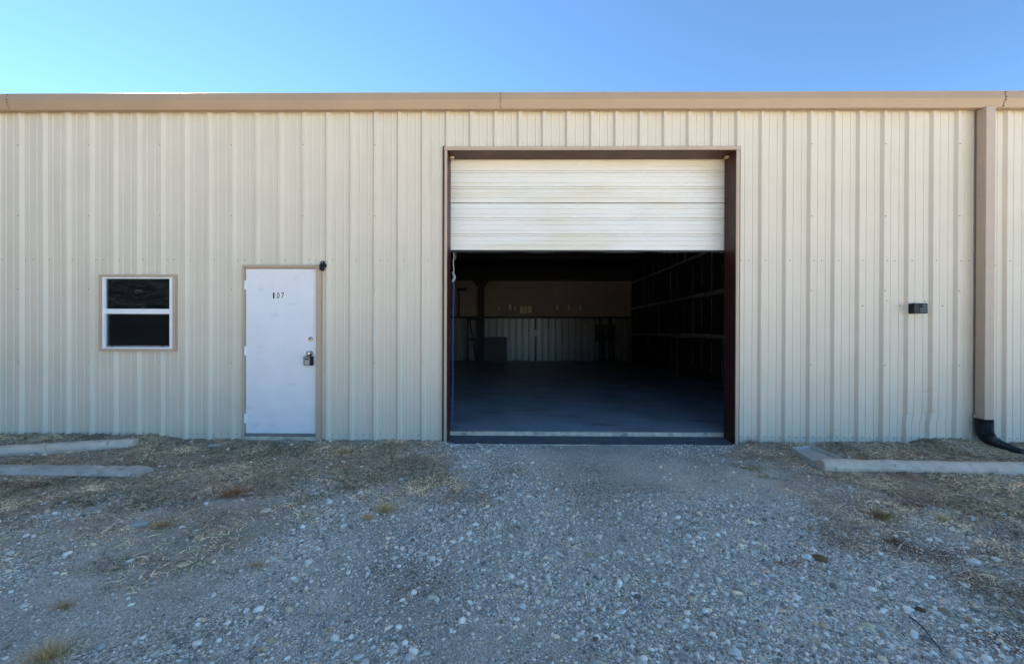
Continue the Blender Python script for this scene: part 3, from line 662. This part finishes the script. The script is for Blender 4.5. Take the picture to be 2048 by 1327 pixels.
# overhead door opening: jamb channels, header, trims
JD = 0.23
mb = MB(); mb.box(ox0-.06, ox0, -0.028, JD, -0.06, oz+.06); mb.build('door_jamb', M_red, bld)
mb = MB(); mb.box(ox1, ox1+.06, -0.028, JD, -0.06, oz+.06); mb.build('door_jamb', M_red, bld)
mb = MB(); mb.box(ox0+.001, ox1-.001, -0.026, JD-.002, oz, oz+.055)
for px in (904, 1454):
    x, _ = W(px, 312, 0.15); mb.lathe([(0.032, 0), (0.028, -0.02), (0.01, -0.024)], Matrix.Translation((x, 0.155, oz+.001)), 14, 1)
mb.build('door_header', [M_red, M_trim], bld)
tw_ = 0.034
mb = MB(); mb.box(ox0-tw_, ox0-.001, -0.047, -0.029, -0.05, oz-.0); mb.build('door_trim', M_trim, bld, bevel=0.003)
mb = MB(); mb.box(ox1+.001, ox1+tw_+.008, -0.047, -0.029, -0.05, oz); mb.build('door_trim', M_trim, bld, bevel=0.003)
mb = MB(); mb.box(ox0-tw_-.004, ox1+tw_+.012, -0.050, -0.029, oz+.002, oz+.046); mb.build('door_trim', M_trim, bld, bevel=0.003)
# overhead sectional door, raised: two sections show
dzb = W(1180, 500, JD+.03)[1]
def section(z0, z1, name):
    mb = MB(); H = z1-z0; ya = JD+.03
    # heights as fractions from the bottom, and how far each step stands out
    sh = [(0, 0), (0.004, -.001), (.012, -.001)]
    pr = [(0.0, .006), (.008, 0)]
    for c_ in (.10, .20, .42, .54, .77, .88): pr += [(c_-.006, 0), (c_, .007), (c_+.006, 0)]
    for c_ in (.315, .655): pr += [(c_-.030, 0), (c_-.022, .018), (c_-.012, .002), (c_+.018, .002), (c_+.026, .018), (c_+.034, 0)]
    pr = sorted(pr)+[(.987, 0), (.995, .006), (1.0, .012)]
    K = 24; x0, x1 = ox0-.03, ox1+.03; n0 = 0; k = len(pr)
    for i in range(K+1):
        x = x0+(x1-x0)*i/K
        for (f, d) in pr:
            wv = (float(vnoise(x*1.1, f*3+z0*5, 6))-.5)*.006
            mb.v.append((x, ya+d+wv, z0+H*f+.003*(float(vnoise(x*.9, z0*3, 7))-.5)))
    for i in range(K):
        for q in range(k-1): mb.f.append((i*k+q, (i+1)*k+q, (i+1)*k+q+1, i*k+q+1)); mb.m.append(0)
    mb.box(x0, x1, ya+.013+.004, ya+.045, z0+.004, z1-.004)
    return mb.build(name, M_roll, odoor)
odoor = bpy.data.objects.new('overhead_door', None); col.objects.link(odoor); odoor.parent = bld; odoor.location = (0, 0, 0)
zj = W(1180, 405.5, JD+.03)[1]; Hs = zj-dzb
section(dzb, zj-.003, 'door_section'); section(zj+.003, zj+Hs, 'door_section'); section(zj+Hs+.004, zj+2*Hs, 'door_section')
mb = MB(); K = 60
for i in range(K):
    x = ox0-.02+(ox1-ox0+.04)*i/K; x2 = x+(ox1-ox0+.04)/K; h1 = .018+.018*float(vnoise(x*4, 1, 3)); h2 = .018+.018*float(vnoise(x2*4, 1, 3))
    y = JD+.036; mb.quad((x, y, dzb-h1), (x2, y, dzb-h2), (x2, y, dzb), (x, y, dzb)); mb.quad((x, y, dzb-h1), (x, y+.03, dzb-h1), (x2, y+.03, dzb-h2), (x2, y, dzb-h2))
mb.build('bottom_seal', M_rub, odoor)
for xx in (ox0-.13, ox1+.13):
    mb = MB(); mb.box(xx-.02, xx+.02, JD+.085, JD+.12, ZF, oz+.3); mb.build('door_track', M_alu, bld)
# sill
mb = MB(); mb.box(ox0-.02, ox1+.02, 0.235, 0.29, -0.12, ZF+.012)
o = mb.build('door_sill', M_sill, bld, bevel=0.008)
mb = MB(); y_ = -0.05
mb.quad((ox0+.0, -0.045, -0.047), (ox1, -0.045, -0.047), (ox1, 0.235, -0.010), (ox0, 0.235, -0.010), 0)
mb.box(ox0+.05, ox1-.03, -0.058, -0.0455, -0.09, -0.040, 1)
mb.build('door_apron', [mat('apron_concrete', (0.12, 0.12, 0.125), .8, var=.3, vscale=6, bump=.3), M_sill], bld)
# entry door
DY = -0.012
ed = bpy.data.objects.new('entry_door', None); col.objects.link(ed); ed.parent = bld
ex0 = W(491.5, 700, DY)[0]; ex1 = W(633.5, 700, DY)[0]; ez0 = W(560, 866, DY)[1]; ez1 = W(560, 537.5, DY)[1]
mb = MB(); mb.box(ex0, ex1, DY, DY+.045, ez0, ez1); mb.build('door_leaf', M_white, ed, bevel=0.003)
mb = MB(); mb.box(ex0, ex1, DY-.012, DY+.05, ez0-.022, ez0-.001); mb.box(ex0-.01, ex1+.01, DY-.02, DY+.06, ez0-.035, ez0-.023); mb.build('door_sweep', M_alu, ed)
mb = MB(); mb.box(ex0-.04, ex1+.04, -.035, .08, -.08, ez0-.036); mb.build('door_threshold', M_sill, ed)
hz = [W(490, 570, DY)[1], W(490, 701, DY)[1], W(490, 836, DY)[1]]
for z in hz:
    mb = MB(); mb.box(ex0+.002, ex0+.018, DY-.006, DY-.0005, z-.05, z+.05); mb.tube([(ex0-.004, DY-.009, z-.058), (ex0-.004, DY-.009, z+.058)], .009, 8); mb.build('hinge', M_vinyl, ed)
tx0 = W(484.5, 700, -.05)[0]; tx1 = W(641, 700, -.05)[0]; tz = W(560, 529.5, -.05)[1]
for (a, b) in ((tx0, ex0-.006), (ex1+.006, tx1)):
    mb = MB(); mb.box(a, b, -.05, -.0005 if False else .02, -.03, tz-.028); mb.build('door_frame', M_trim, ed, bevel=.003)
mb = MB(); mb.box(tx0-.002, tx1+.002, -.052, .02, tz-.0275, tz); mb.box(ex0-.002, ex1+.002, -.03, .02, ez1+.002, tz-.029); mb.build('door_frame', M_trim, ed, bevel=.002)
RX = Matrix.Rotation(R(90), 4, 'X')
x, z = W(621.5, 677.5, DY); mb = MB(); mb.lathe([(.030, 0), (.029, .010), (.024, .016), (.014, .017), (.013, .024)], Matrix.Translation((x, DY-.0005, z)) @ RX, 24); mb.box(x-.002, x+.002, DY-.0265, DY-.024, z-.008, z+.008, 1); mb.build('deadbolt', [M_chrome, M_black], ed, smooth=False, bevel=.001)
x, z = W(621, 706, DY); kx, kz = x, z
mb = MB(); mb.lathe([(.034, 0), (.033, .006), (.016, .012), (.013, .030), (.020, .038), (.027, .048), (.028, .058), (.023, .066), (.010, .069)], Matrix.Translation((x, DY-.0005, z)) @ RX, 24); mb.build('door_knob', M_chrome, ed, smooth=True)
# house number: three printed stickers
def numeral(ch, px0, px1, py0, py1):
    x0, z1 = W(px0, py0, DY); x1, z0 = W(px1, py1, DY)
    mb = MB(); mb.box(x0, x1, DY-.0016, DY-.0004, z0, z1); s = mb.build('number_sticker', M_paper, ed)
    cu = bpy.data.curves.new('t', 'FONT'); cu.body = ch; cu.size = 1; cu.offset = 0.012; cu.extrude = 0.0
    to = bpy.data.objects.new('t', cu); col.objects.link(to); bpy.context.view_layer.update()
    me = bpy.data.meshes.new_from_object(to.evaluated_get(bpy.context.evaluated_depsgraph_get())); bpy.data.objects.remove(to)
    c_ = np.array([v.co[:] for v in me.vertices]); lo, hi = c_.min(0), c_.max(0); mg_ = .17
    wx = (x1-x0)*(1-2*mg_); wz = (z1-z0)*.84
    if ch == '1': wx *= .62
    cx_ = (x0+x1)/2
    for v in me.vertices:
        a = (v.co.x-lo[0])/(hi[0]-lo[0]); b = (v.co.y-lo[1])/(hi[1]-lo[1])
        v.co = (cx_-wx/2+wx*a, DY-.0028, z0+(z1-z0)*.08+wz*b)
    me.materials.clear(); me.materials.append(M_ink)
    o = bpy.data.objects.new('numeral', me); col.objects.link(o); o.parent = ed
for ch, a, b in (('1', 543.8, 551.6), ('0', 552.6, 560.6), ('7', 561.4, 570)): numeral(ch, a, b, 583.6, 597.8)
# window
wn = bpy.data.objects.new('window', None); col.objects.link(wn); wn.parent = bld
def wr(px0, px1, py0, py1, Y): a = W(px0, py0, Y); b = W(px1, py1, Y); return a[0], b[0], b[1], a[1]
def frame(mb, o, i, y0, y1):
    (a0, a1, b0, b1), (c0, c1, d0, d1) = o, i
    mb.box(a0, c0, y0, y1, b0, b1); mb.box(c1, a1, y0, y1, b0, b1); mb.box(c0, c1, y0, y1, b0, d0); mb.box(c0, c1, y0, y1, d1, b1)
o_ = wr(197, 349.5, 548.5, 702.5, -.05); i_ = wr(202.5, 344.5, 553.5, 697.5, -.05)
mb = MB(); frame(mb, o_, i_, -.05, .01); mb.build('window_trim', M_trim, wn, bevel=.002)
o2 = (i_[0]+.0005, i_[1]-.0005, i_[2]+.0005, i_[3]-.0005); u_ = wr(210, 340, 557, 617.5, -.03); l_ = wr(209.5, 339.5, 627, 694, -.03)
mb = MB(); a0, a1, b0, b1 = o2
mb.box(a0, u_[0], -.04, .02, b0, b1); mb.box(u_[1], a1, -.04, .02, b0, b1); mb.box(u_[0], u_[1], -.04, .02, u_[3], b1); mb.box(u_[0], u_[1], -.04, .02, b0, l_[2]); mb.box(u_[0], u_[1], -.036, .02, l_[3], u_[2])
mb.build('window_frame', M_vinyl, wn, bevel=.003)
mb = MB(); mb.box(u_[0], u_[1], -.012, -.008, u_[2], u_[3]); mb.build('window_pane', M_glass, wn)
s_ = (u_[0]+.012, u_[1]-.003, l_[2]+.02, l_[3]-.008)
mb = MB(); frame(mb, (u_[0]+.0005, u_[1]-.0005, l_[2]+.0005, l_[3]-.0005), s_, -.016, .012); mb.build('window_sash', M_alu, wn)
mb = MB(); mb.box(s_[0], s_[1], -.006, -.002, s_[2], s_[3]); mb.build('window_pane', M_screen, wn)
for px in (224, 325):
    x, z = W(px, 692, -.02); mb = MB(); mb.box(x-.012, x+.012, -.022, -.0165, z-.008, z+.006); mb.build('sash_latch', M_black, wn)
# office room behind window and door
mb = MB(); ax0, ax1, ay1, az1 = -7.5, -2.0, 3.6, 2.7
mb.box(ax0, ax1, ay1, ay1+.1, ZF, az1); mb.box(ax0-.1, ax0, .06, ay1+.1, ZF, az1); mb.box(ax1, ax1+.1, .06, ay1+.1, ZF, az1); mb.box(ax0-.1, ax1+.1, .06, ay1+.1, az1+.001, az1+.06)
mb.build('office_wall', M_room, bld)
# interior slab
mb = MB(); mb.box(XL, XR, .2905, YB+.2, -.15, ZF); fl = mb.build('floor', M_slab); tag(fl, kind='structure')
# ---- interior
mb = MB(); zg = W(1100, 634, YB-.1)[1]; zc = W(1100, 561, YB-.1)[1]
xr = XW
def ribs_back(x0, x1, z0, z1):
    c = x0
    while c < x1:
        e = min(c+.3048, x1); q = [(c, YB), (c+.17, YB), (c+.20, YB-.09), (c+.255, YB-.09), (c+.285, YB)]
        q = [(min(a, e), b) for a, b in q]+[(e, YB)]
        for a, b in zip(q, q[1:]):
            if b[0] > a[0]: mb.quad((a[0], a[1], z0), (b[0], b[1], z0), (b[0], b[1], z1), (a[0], a[1], z1), 0)
        c = e
ribs_back(-3.0, xr, ZF, zg-.05); mb.quad((-7, YB-.002, ZF), (-3.0, YB-.002, ZF), (-3.0, YB-.002, zg), (-7, YB-.002, zg), 1)
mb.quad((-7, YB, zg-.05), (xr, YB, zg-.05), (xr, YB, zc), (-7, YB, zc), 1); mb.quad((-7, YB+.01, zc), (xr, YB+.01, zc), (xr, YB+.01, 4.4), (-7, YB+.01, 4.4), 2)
# torn facing patches
for (a, b, c_, d) in ((1040, 1048, 612, 627), (1049, 1054, 612, 627), (1055.5, 1063.5, 612, 625), (1018, 1023, 608, 620), (1029, 1032, 613, 621), (997, 999, 612, 620), (1113, 1116, 609, 620), (1136, 1138, 609, 619), (1160, 1162, 610, 620)):
    x0, z1 = W(a, c_, YB-.01); x1, z0 = W(b, d, YB-.01); mb.quad((x0, YB-.006, z0), (x1, YB-.006, z0), (x1-.02, YB-.006, z1), (x0, YB-.006, z1), 3)
mb.build('rear_wall', [M_liner, M_insul, M_roofin, M_patch], bld)
mb = MB(); mb.box(-7, xr, YB-.14, YB-.05, zg-.06, zg+.03); mb.build('girt', M_dark, bld)
mb = MB(); mb.box(-7, xr, YB-.25, YB-.02, zc, zc+.22); mb.build('girt', M_dark, bld)
x0 = W(955, 650, YB-.3)[0]; x1 = W(968, 650, YB-.3)[0]
mb = MB(); mb.prism([(x0, ZF), (x1, ZF), (x1, zc-.3), (x1+.3, zc+.05), (x0-.3, zc+.05), (x0, zc-.3)], YB-.32, YB-.145); mb.build('steel_column', M_dark, bld)
for k, y in enumerate((3.2, 6.5, 9.8)):
    mb = MB(); z = 3.95+0.3*(1-abs(y-6.5)/6.5); mb.box(-6, xr, y-.1, y+.1, z, z+.25); mb.build('purlin', M_dark, bld)
# right demising wall with taped joints
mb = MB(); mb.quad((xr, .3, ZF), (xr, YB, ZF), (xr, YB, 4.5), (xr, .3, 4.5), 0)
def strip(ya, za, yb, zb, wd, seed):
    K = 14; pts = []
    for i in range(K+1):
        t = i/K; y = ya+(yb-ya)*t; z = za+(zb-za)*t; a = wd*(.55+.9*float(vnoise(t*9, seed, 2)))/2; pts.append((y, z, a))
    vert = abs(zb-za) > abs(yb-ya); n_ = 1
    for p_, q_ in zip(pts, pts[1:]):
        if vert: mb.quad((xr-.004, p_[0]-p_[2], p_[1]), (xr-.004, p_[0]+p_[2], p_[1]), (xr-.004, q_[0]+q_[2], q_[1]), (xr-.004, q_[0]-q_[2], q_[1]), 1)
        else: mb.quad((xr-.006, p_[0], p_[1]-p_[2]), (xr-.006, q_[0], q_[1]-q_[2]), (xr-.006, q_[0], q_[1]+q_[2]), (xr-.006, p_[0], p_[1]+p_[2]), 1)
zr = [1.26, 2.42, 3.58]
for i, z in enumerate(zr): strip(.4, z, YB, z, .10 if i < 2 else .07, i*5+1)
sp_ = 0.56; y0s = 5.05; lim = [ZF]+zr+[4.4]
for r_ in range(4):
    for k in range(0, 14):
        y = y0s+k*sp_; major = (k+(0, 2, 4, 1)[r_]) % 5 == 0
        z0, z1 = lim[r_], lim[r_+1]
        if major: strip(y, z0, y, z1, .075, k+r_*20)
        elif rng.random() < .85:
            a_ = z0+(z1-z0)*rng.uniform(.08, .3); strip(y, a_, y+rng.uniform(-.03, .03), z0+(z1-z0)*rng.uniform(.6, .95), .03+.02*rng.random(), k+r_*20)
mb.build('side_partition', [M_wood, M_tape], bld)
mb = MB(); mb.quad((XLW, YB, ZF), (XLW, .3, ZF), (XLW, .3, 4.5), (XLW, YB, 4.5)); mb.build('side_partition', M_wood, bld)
# interior services, each hung or standing on its own
def at_back(px, py, off=.06): return W(px, py, YB-off)
# conduit with switch box
x, z = at_back(1071, 666); t = thing('switch_box', 'small pale switch box on a conduit in the middle of the rear wall', 'switch box', (x, YB-.06, ZF))
mb = MB(); mb.box(x-.10, x+.10, YB-.23, YB-.10, z-.16, z+.18); mb.build('box', mat('pale_box', (.75, .74, .70), .5), t)
mb = MB(); mb.tube([(x, YB-.13, ZF), (x, YB-.13, zg)], .035, 8); mb.build('conduit', M_alu, t)
# breaker panels
def breaker(pa, pb, pya, pyb, label, legs):
    x0, z1 = at_back(pa, pya, .2); x1, z0 = at_back(pb, pyb, .2); t = thing('breaker_panel', label, 'breaker panel', ((x0+x1)/2, YB-.1, ZF), 'breaker panels on the rear wall')
    mb = MB(); mb.box(x0, x1, YB-.22, YB-.06, z0, z1); mb.build('cabinet', M_dark, t, bevel=.01)
    mb = MB(); mb.box(x0+.04, x1-.04, YB-.232, YB-.221, z0+.06, z1-.06); mb.build('cabinet_door', mat('panel_grey', (.014, .014, .015), .6), t)
    for px in legs:
        xx, _ = at_back(px, 700, .15); mb = MB(); mb.tube([(xx, YB-.15, ZF), (xx, YB-.15, z0)], .05, 8); mb.build('conduit', M_dark, t)
    xx = (x0+x1)/2; mb = MB(); mb.tube([(xx, YB-.17, z1), (xx, YB-.17, zg)], .06, 8); mb.build('conduit', M_dark, t)
breaker(1191.5, 1211, 648, 681.5, 'dark breaker cabinet on the rear wall, the wider left one', (1200, 1207.5)); breaker(1214.5, 1230.5, 648, 681.5, 'dark breaker cabinet on the rear wall, the narrower right one', (1219, 1226))
# leaning sheet
x0, z1 = at_back(969, 673, .3); x1, _ = at_back(1014, 673, .3)
mb = MB(); mb.box(0, x1-x0, -.012, .012, 0, z1-ZF); o = mb.build('plywood_sheet', M_board); o.location = (x0, YB-.42, ZF); o.rotation_euler = (R(-8), 0, 0); tag(o, 'dark square sheet leaning against the rear wall beside the steel column', 'sheet')
# rack at left
xa = W(936, 640, YB-.6)[0]; xb = W(955, 640, YB-.6)[0]
t = thing('storage_rack', 'dark steel rack with a diagonal brace left of the column inside', 'rack', (xa, YB-.6, ZF))
for xx in (xa, xb-.02):
    mb = MB(); mb.box(xx-.03, xx+.03, YB-.65, YB-.58, ZF, zg-.05); mb.build('post', M_dark, t)
for pz in (638, 678):
    z = W(940, pz, YB-.6)[1]; mb = MB(); mb.box(xa+.031, xb-.051, YB-.65, YB-.58, z-.03, z+.03); mb.build('rail', M_dark, t)
mb = MB(); mb.tube([(xa+.06, YB-.57, zg-.1), (xb-.05, YB-.57, ZF+.05)], .025, 6); mb.build('brace', M_dark, t)
# pipe and hanging bar
x, z = at_back(918, 579); x2, _ = at_back(934, 579); zlo = at_back(918, 632)[1]
t = thing('wall_bracket', 'dark T shaped bracket on the rear wall at far left inside', 'bracket', (x, YB-.08, zlo))
mb = MB(); mb.box(x-.05, x2, YB-.16, YB-.03, z-.05, z+.06); mb.build('arm', M_dark, t); mb = MB(); mb.tube([(x, YB-.09, zlo), (x, YB-.09, z-.05)], .03, 6); mb.build('pipe', M_dark, t)
# chain hoist
cxx, cz0 = W(907, 548, .36); _, cz1 = W(905, 858, .36)
t = thing('hoist_chain', 'sky tinted pull chain with a rope end hanging inside the left door jamb', 'chain', (cxx, .36, cz1))
mb = MB(); L = .036; n_ = int((cz0-cz1)/(L*.72)); 
for i in range(n_):
    z = cz0-i*L*.72; xx = cxx-.012*(i/n_)+.003*math.sin(i*.13); ring = []
    for a in range(10):
        an = 2*math.pi*a/10; u_a = math.cos(an)*.0105; w_a = math.sin(an)*L/2
        ring.append((xx+(u_a if i % 2 else 0), .36+(0 if i % 2 else u_a), z+w_a))
    ring.append(ring[0]); mb.tube(ring, .0032, 5, caps=False)
mb.build('chain', M_chain, t, smooth=True)
mb = MB(); zt = W(907, 500, .36)[1]
mb.tube([(cxx+.004*math.sin(i*1.3), .36, cz0+(zt-cz0)*i/8) for i in range(9)], .008, 6); mb.tube([(cxx-.015*math.cos(i*.9), .355, cz0-.11+.02*i) for i in range(8)], [.012, .016, .02, .02, .018, .016, .013, .009], 8)
mb.tube([(cxx+.01, .36, zt+.02), (cxx+.035, .35, zt-.05), (cxx+.03, .35, zt-.12), (cxx-.03, .34, zt-.16)], .003, 5)
mb.build('rope', M_rope, t, smooth=True)

# ---- wall fittings
x, z = W(620.5, 722, -.09)
t = thing('key_lockbox', 'small black and silver key lock box hanging on the door knob', 'lock box', (kx, -.08, z))
hw = W(629, 722, -.09)[0]-W(612, 722, -.09)[0]; zt = W(620, 712.5, -.09)[1]; zb_ = W(620, 731, -.09)[1]
mb = MB(); mb.box(kx-hw/2-.002, kx+hw/2-.002, -.075, -.035, zb_, zt, bev=.010); mb.build('body', M_black, t, bevel=.003)
mb = MB(); mb.box(kx-hw/2+.012, kx+hw/2-.032, -.0785, -.0755, zb_+.006, zt-.008, bev=.006); mb.build('cover', M_greyp, t)
mb = MB(); mb.box(kx-hw/2+.022, kx+hw/2-.040, -.081, -.079, zt-.042, zt-.022, bev=.005); mb.build('dial', M_black, t)
mb = MB(); mb.tube([(kx-.024, -.05, zt-.002)]+[(kx-.024*math.cos(a*math.pi/8), -.05, zt+.028+.018*math.sin(a*math.pi/8)) for a in range(9)]+[(kx+.024, -.05, zt-.002)], .005, 8); mb.build('shackle', M_black, t, smooth=True)
# camera by the door
x, z = W(644.5, 531, -.08); t = thing('security_camera', 'small black security camera at the upper right corner of the white door', 'camera', (x, -.03, z))
mb = MB(); mb.lathe([(.024, 0), (.024, .012), (.012, .016), (.011, .03)], Matrix.Translation((x+.012, -.034, z+.005)) @ RX, 16); mb.build('mount', M_black, t)
mb = MB(); Mx = Matrix.Translation((x, -.085, z)) @ Matrix.Rotation(R(-3), 4, 'Y') @ Matrix.Rotation(R(-10), 4, 'X')
mb.prism([(a_*.9, b_) for a_, b_ in ((-.024, -.058), (-.012, -.064), (.012, -.064), (.024, -.058), (.026, -.01), (.020, .012), (-.020, .012), (-.026, -.01))], -.028, .025, 0, Mx); mb.build('body', M_black, t, bevel=.004, fixn=True)
mb = MB(); mb.lathe([(.030*math.cos(a), .030*math.sin(a)) for a in [i*math.pi/14-math.pi/2+.02 for i in range(14)]], Matrix.Translation((x+.006, -.08, z+.030)) @ RX, 16); mb.build('head', M_black, t, smooth=True)
mb = MB(); mb.lathe([(.009, 0), (.004, .003)], Matrix.Translation((x+.012, -.1085, z+.036)) @ RX, 12); mb.build('lens', M_greyp, t)
# black fixture on the right wall
x0, x1, z0, z1 = wr(1827.3, 1855, 606, 626.7, -.1); t = thing('wall_fixture', 'black rectangular wall light with a round glass dome on the right wall', 'wall light', ((x0+x1)/2, -.03, (z0+z1)/2))
mb = MB(); mb.box(x0, x1, -.105, -.034, z0, z1, bev=.012); mb.build('housing', M_black, t, bevel=.004)
mb = MB(); mb.box(x0+.072, x1-.018, -.108, -.1055, z0+.010, z1-.008, bev=.006); mb.build('face_plate', mat('gloss_black', (.006, .006, .008), .25, spec=.3), t)
mb = MB(); mb.lathe([(.024*math.cos(a), .018*math.sin(a)) for a in (0, .3, .6, .9, 1.2, 1.45)], Matrix.Translation((x0+.105, -.1082, z1-.032)) @ RX, 18); mb.build('dome', mat('dome_glass', (.06, .065, .07), .06), t, smooth=True)
# corrugated drain pipe
mb = MB(); xm = (sx0+sx1)/2; key = [(xm, -.088, zb+.015, .075), (xm, -.088, zb-.03, .078), (xm, -.09, zb-.11, .076), (xm, -.11, zb-.19, .074), (xm+.01, -.16, zb-.24, .066), (xm+.03, -.24, zb-.27, .052), (xm+.05, -.33, zb-.285, .040), (xm+.06, -.41, zb-.30, .032)]
pts = []; rd_ = []; KK = 64
kk = np.array(key); tt = np.linspace(0, len(key)-1, KK)
for t_ in tt:
    i = min(int(t_), len(key)-2); f = t_-i; p0 = kk[max(i-1, 0)]; p1 = kk[i]; p2 = kk[i+1]; p3 = kk[min(i+2, len(key)-1)]
    q = .5*((2*p1)+(-p0+p2)*f+(2*p0-5*p1+4*p2-p3)*f*f+(-p0+3*p1-3*p2+p3)*f**3); pts.append(tuple(q[:3])); rd_.append(float(q[3])*(1+(.05 if len(pts) % 2 else -.04)))
base = Vector((xm, -.1, 0)); mb.tube([tuple(Vector(p_)-base) for p_ in pts], rd_, 18)
o = mb.build('drain_pipe', M_pipe); o.location = base; tag(o, 'black corrugated drain pipe bending from the downspout into the grass', 'drain pipe')

# ================================================================== unseen trees: mirrored in the window, nearest left ones added to darken rib flanks
def cedar(x, y, h, r, label):
    t = thing('cedar_tree', label, 'tree', (x, y, -.05), 'cedars across the yard')
    mb = MB(); mb.tube([(x, y, -.1), (x+.1, y, h*.4), (x, y+.1, h*.85)], [r*.09, r*.06, .02], 8); mb.build('trunk', M_bark, t, smooth=True)
    n_ = 14000; z = h*(.06+.94*rng.random(n_)**1.2); rr = r*(1-(z/h))**.6*(.35+.65*rng.random(n_)**.4)*(.75+.5*vnoise(z*1.3, rng.uniform(0, 6, n_), 3)); a = rng.uniform(0, 2*np.pi, n_)
    rr *= .8+.4*vnoise(a*1.5+7, z*.8, 19); P_ = np.stack([x+rr*np.cos(a), y+rr*np.sin(a), z], 1)
    d1 = rng.normal(size=(n_, 3)); d1 /= np.linalg.norm(d1, axis=1)[:, None]; d2 = np.cross(d1, rng.normal(size=(n_, 3))); d2 /= np.linalg.norm(d2, axis=1)[:, None]
    s = rng.uniform(.08, .2, (n_, 1)); vv = np.stack([P_-d1*s, P_+d2*s*.5, P_+d1*s, P_-d2*s*.5], 1).reshape(-1, 3)
    c_ = np.array([.045, .065, .03])*rng.uniform(.5, 1.5, (n_, 1))
    o = np_mesh('crown', vv, np.arange(n_*4).reshape(-1, 4), [M_leaf], {'tint': np.repeat(c_, 4, 0)}); o.parent = t; o.matrix_parent_inverse = parent_inv(t)
for i, (x, y, h, r) in enumerate(((-14, -4.6, 9, 3.6), (-15.5, -9.5, 10, 3.8), (-19, -13, 10, 3.8), (-22, -8, 9, 3.2), (-23, -14, 9, 3.4), (-27, -11, 9, 3.6), (-19, -16, 8, 3), (-30, -15, 9, 4), (-9, -27, 8, 3.4), (-14, -25, 7, 3.2), (-19, -26, 8.5, 3.8), (-25, -23, 8, 3.6), (-30, -26, 9, 4), (-5, -30, 7, 3), (-12, -31, 9, 4), (-22, -31, 9, 4), (-17, -22, 5, 2.6), (-36, -22, 8, 4))):
    cedar(x, y, h, r, 'unseen bushy dark cedar tree standing across the yard')
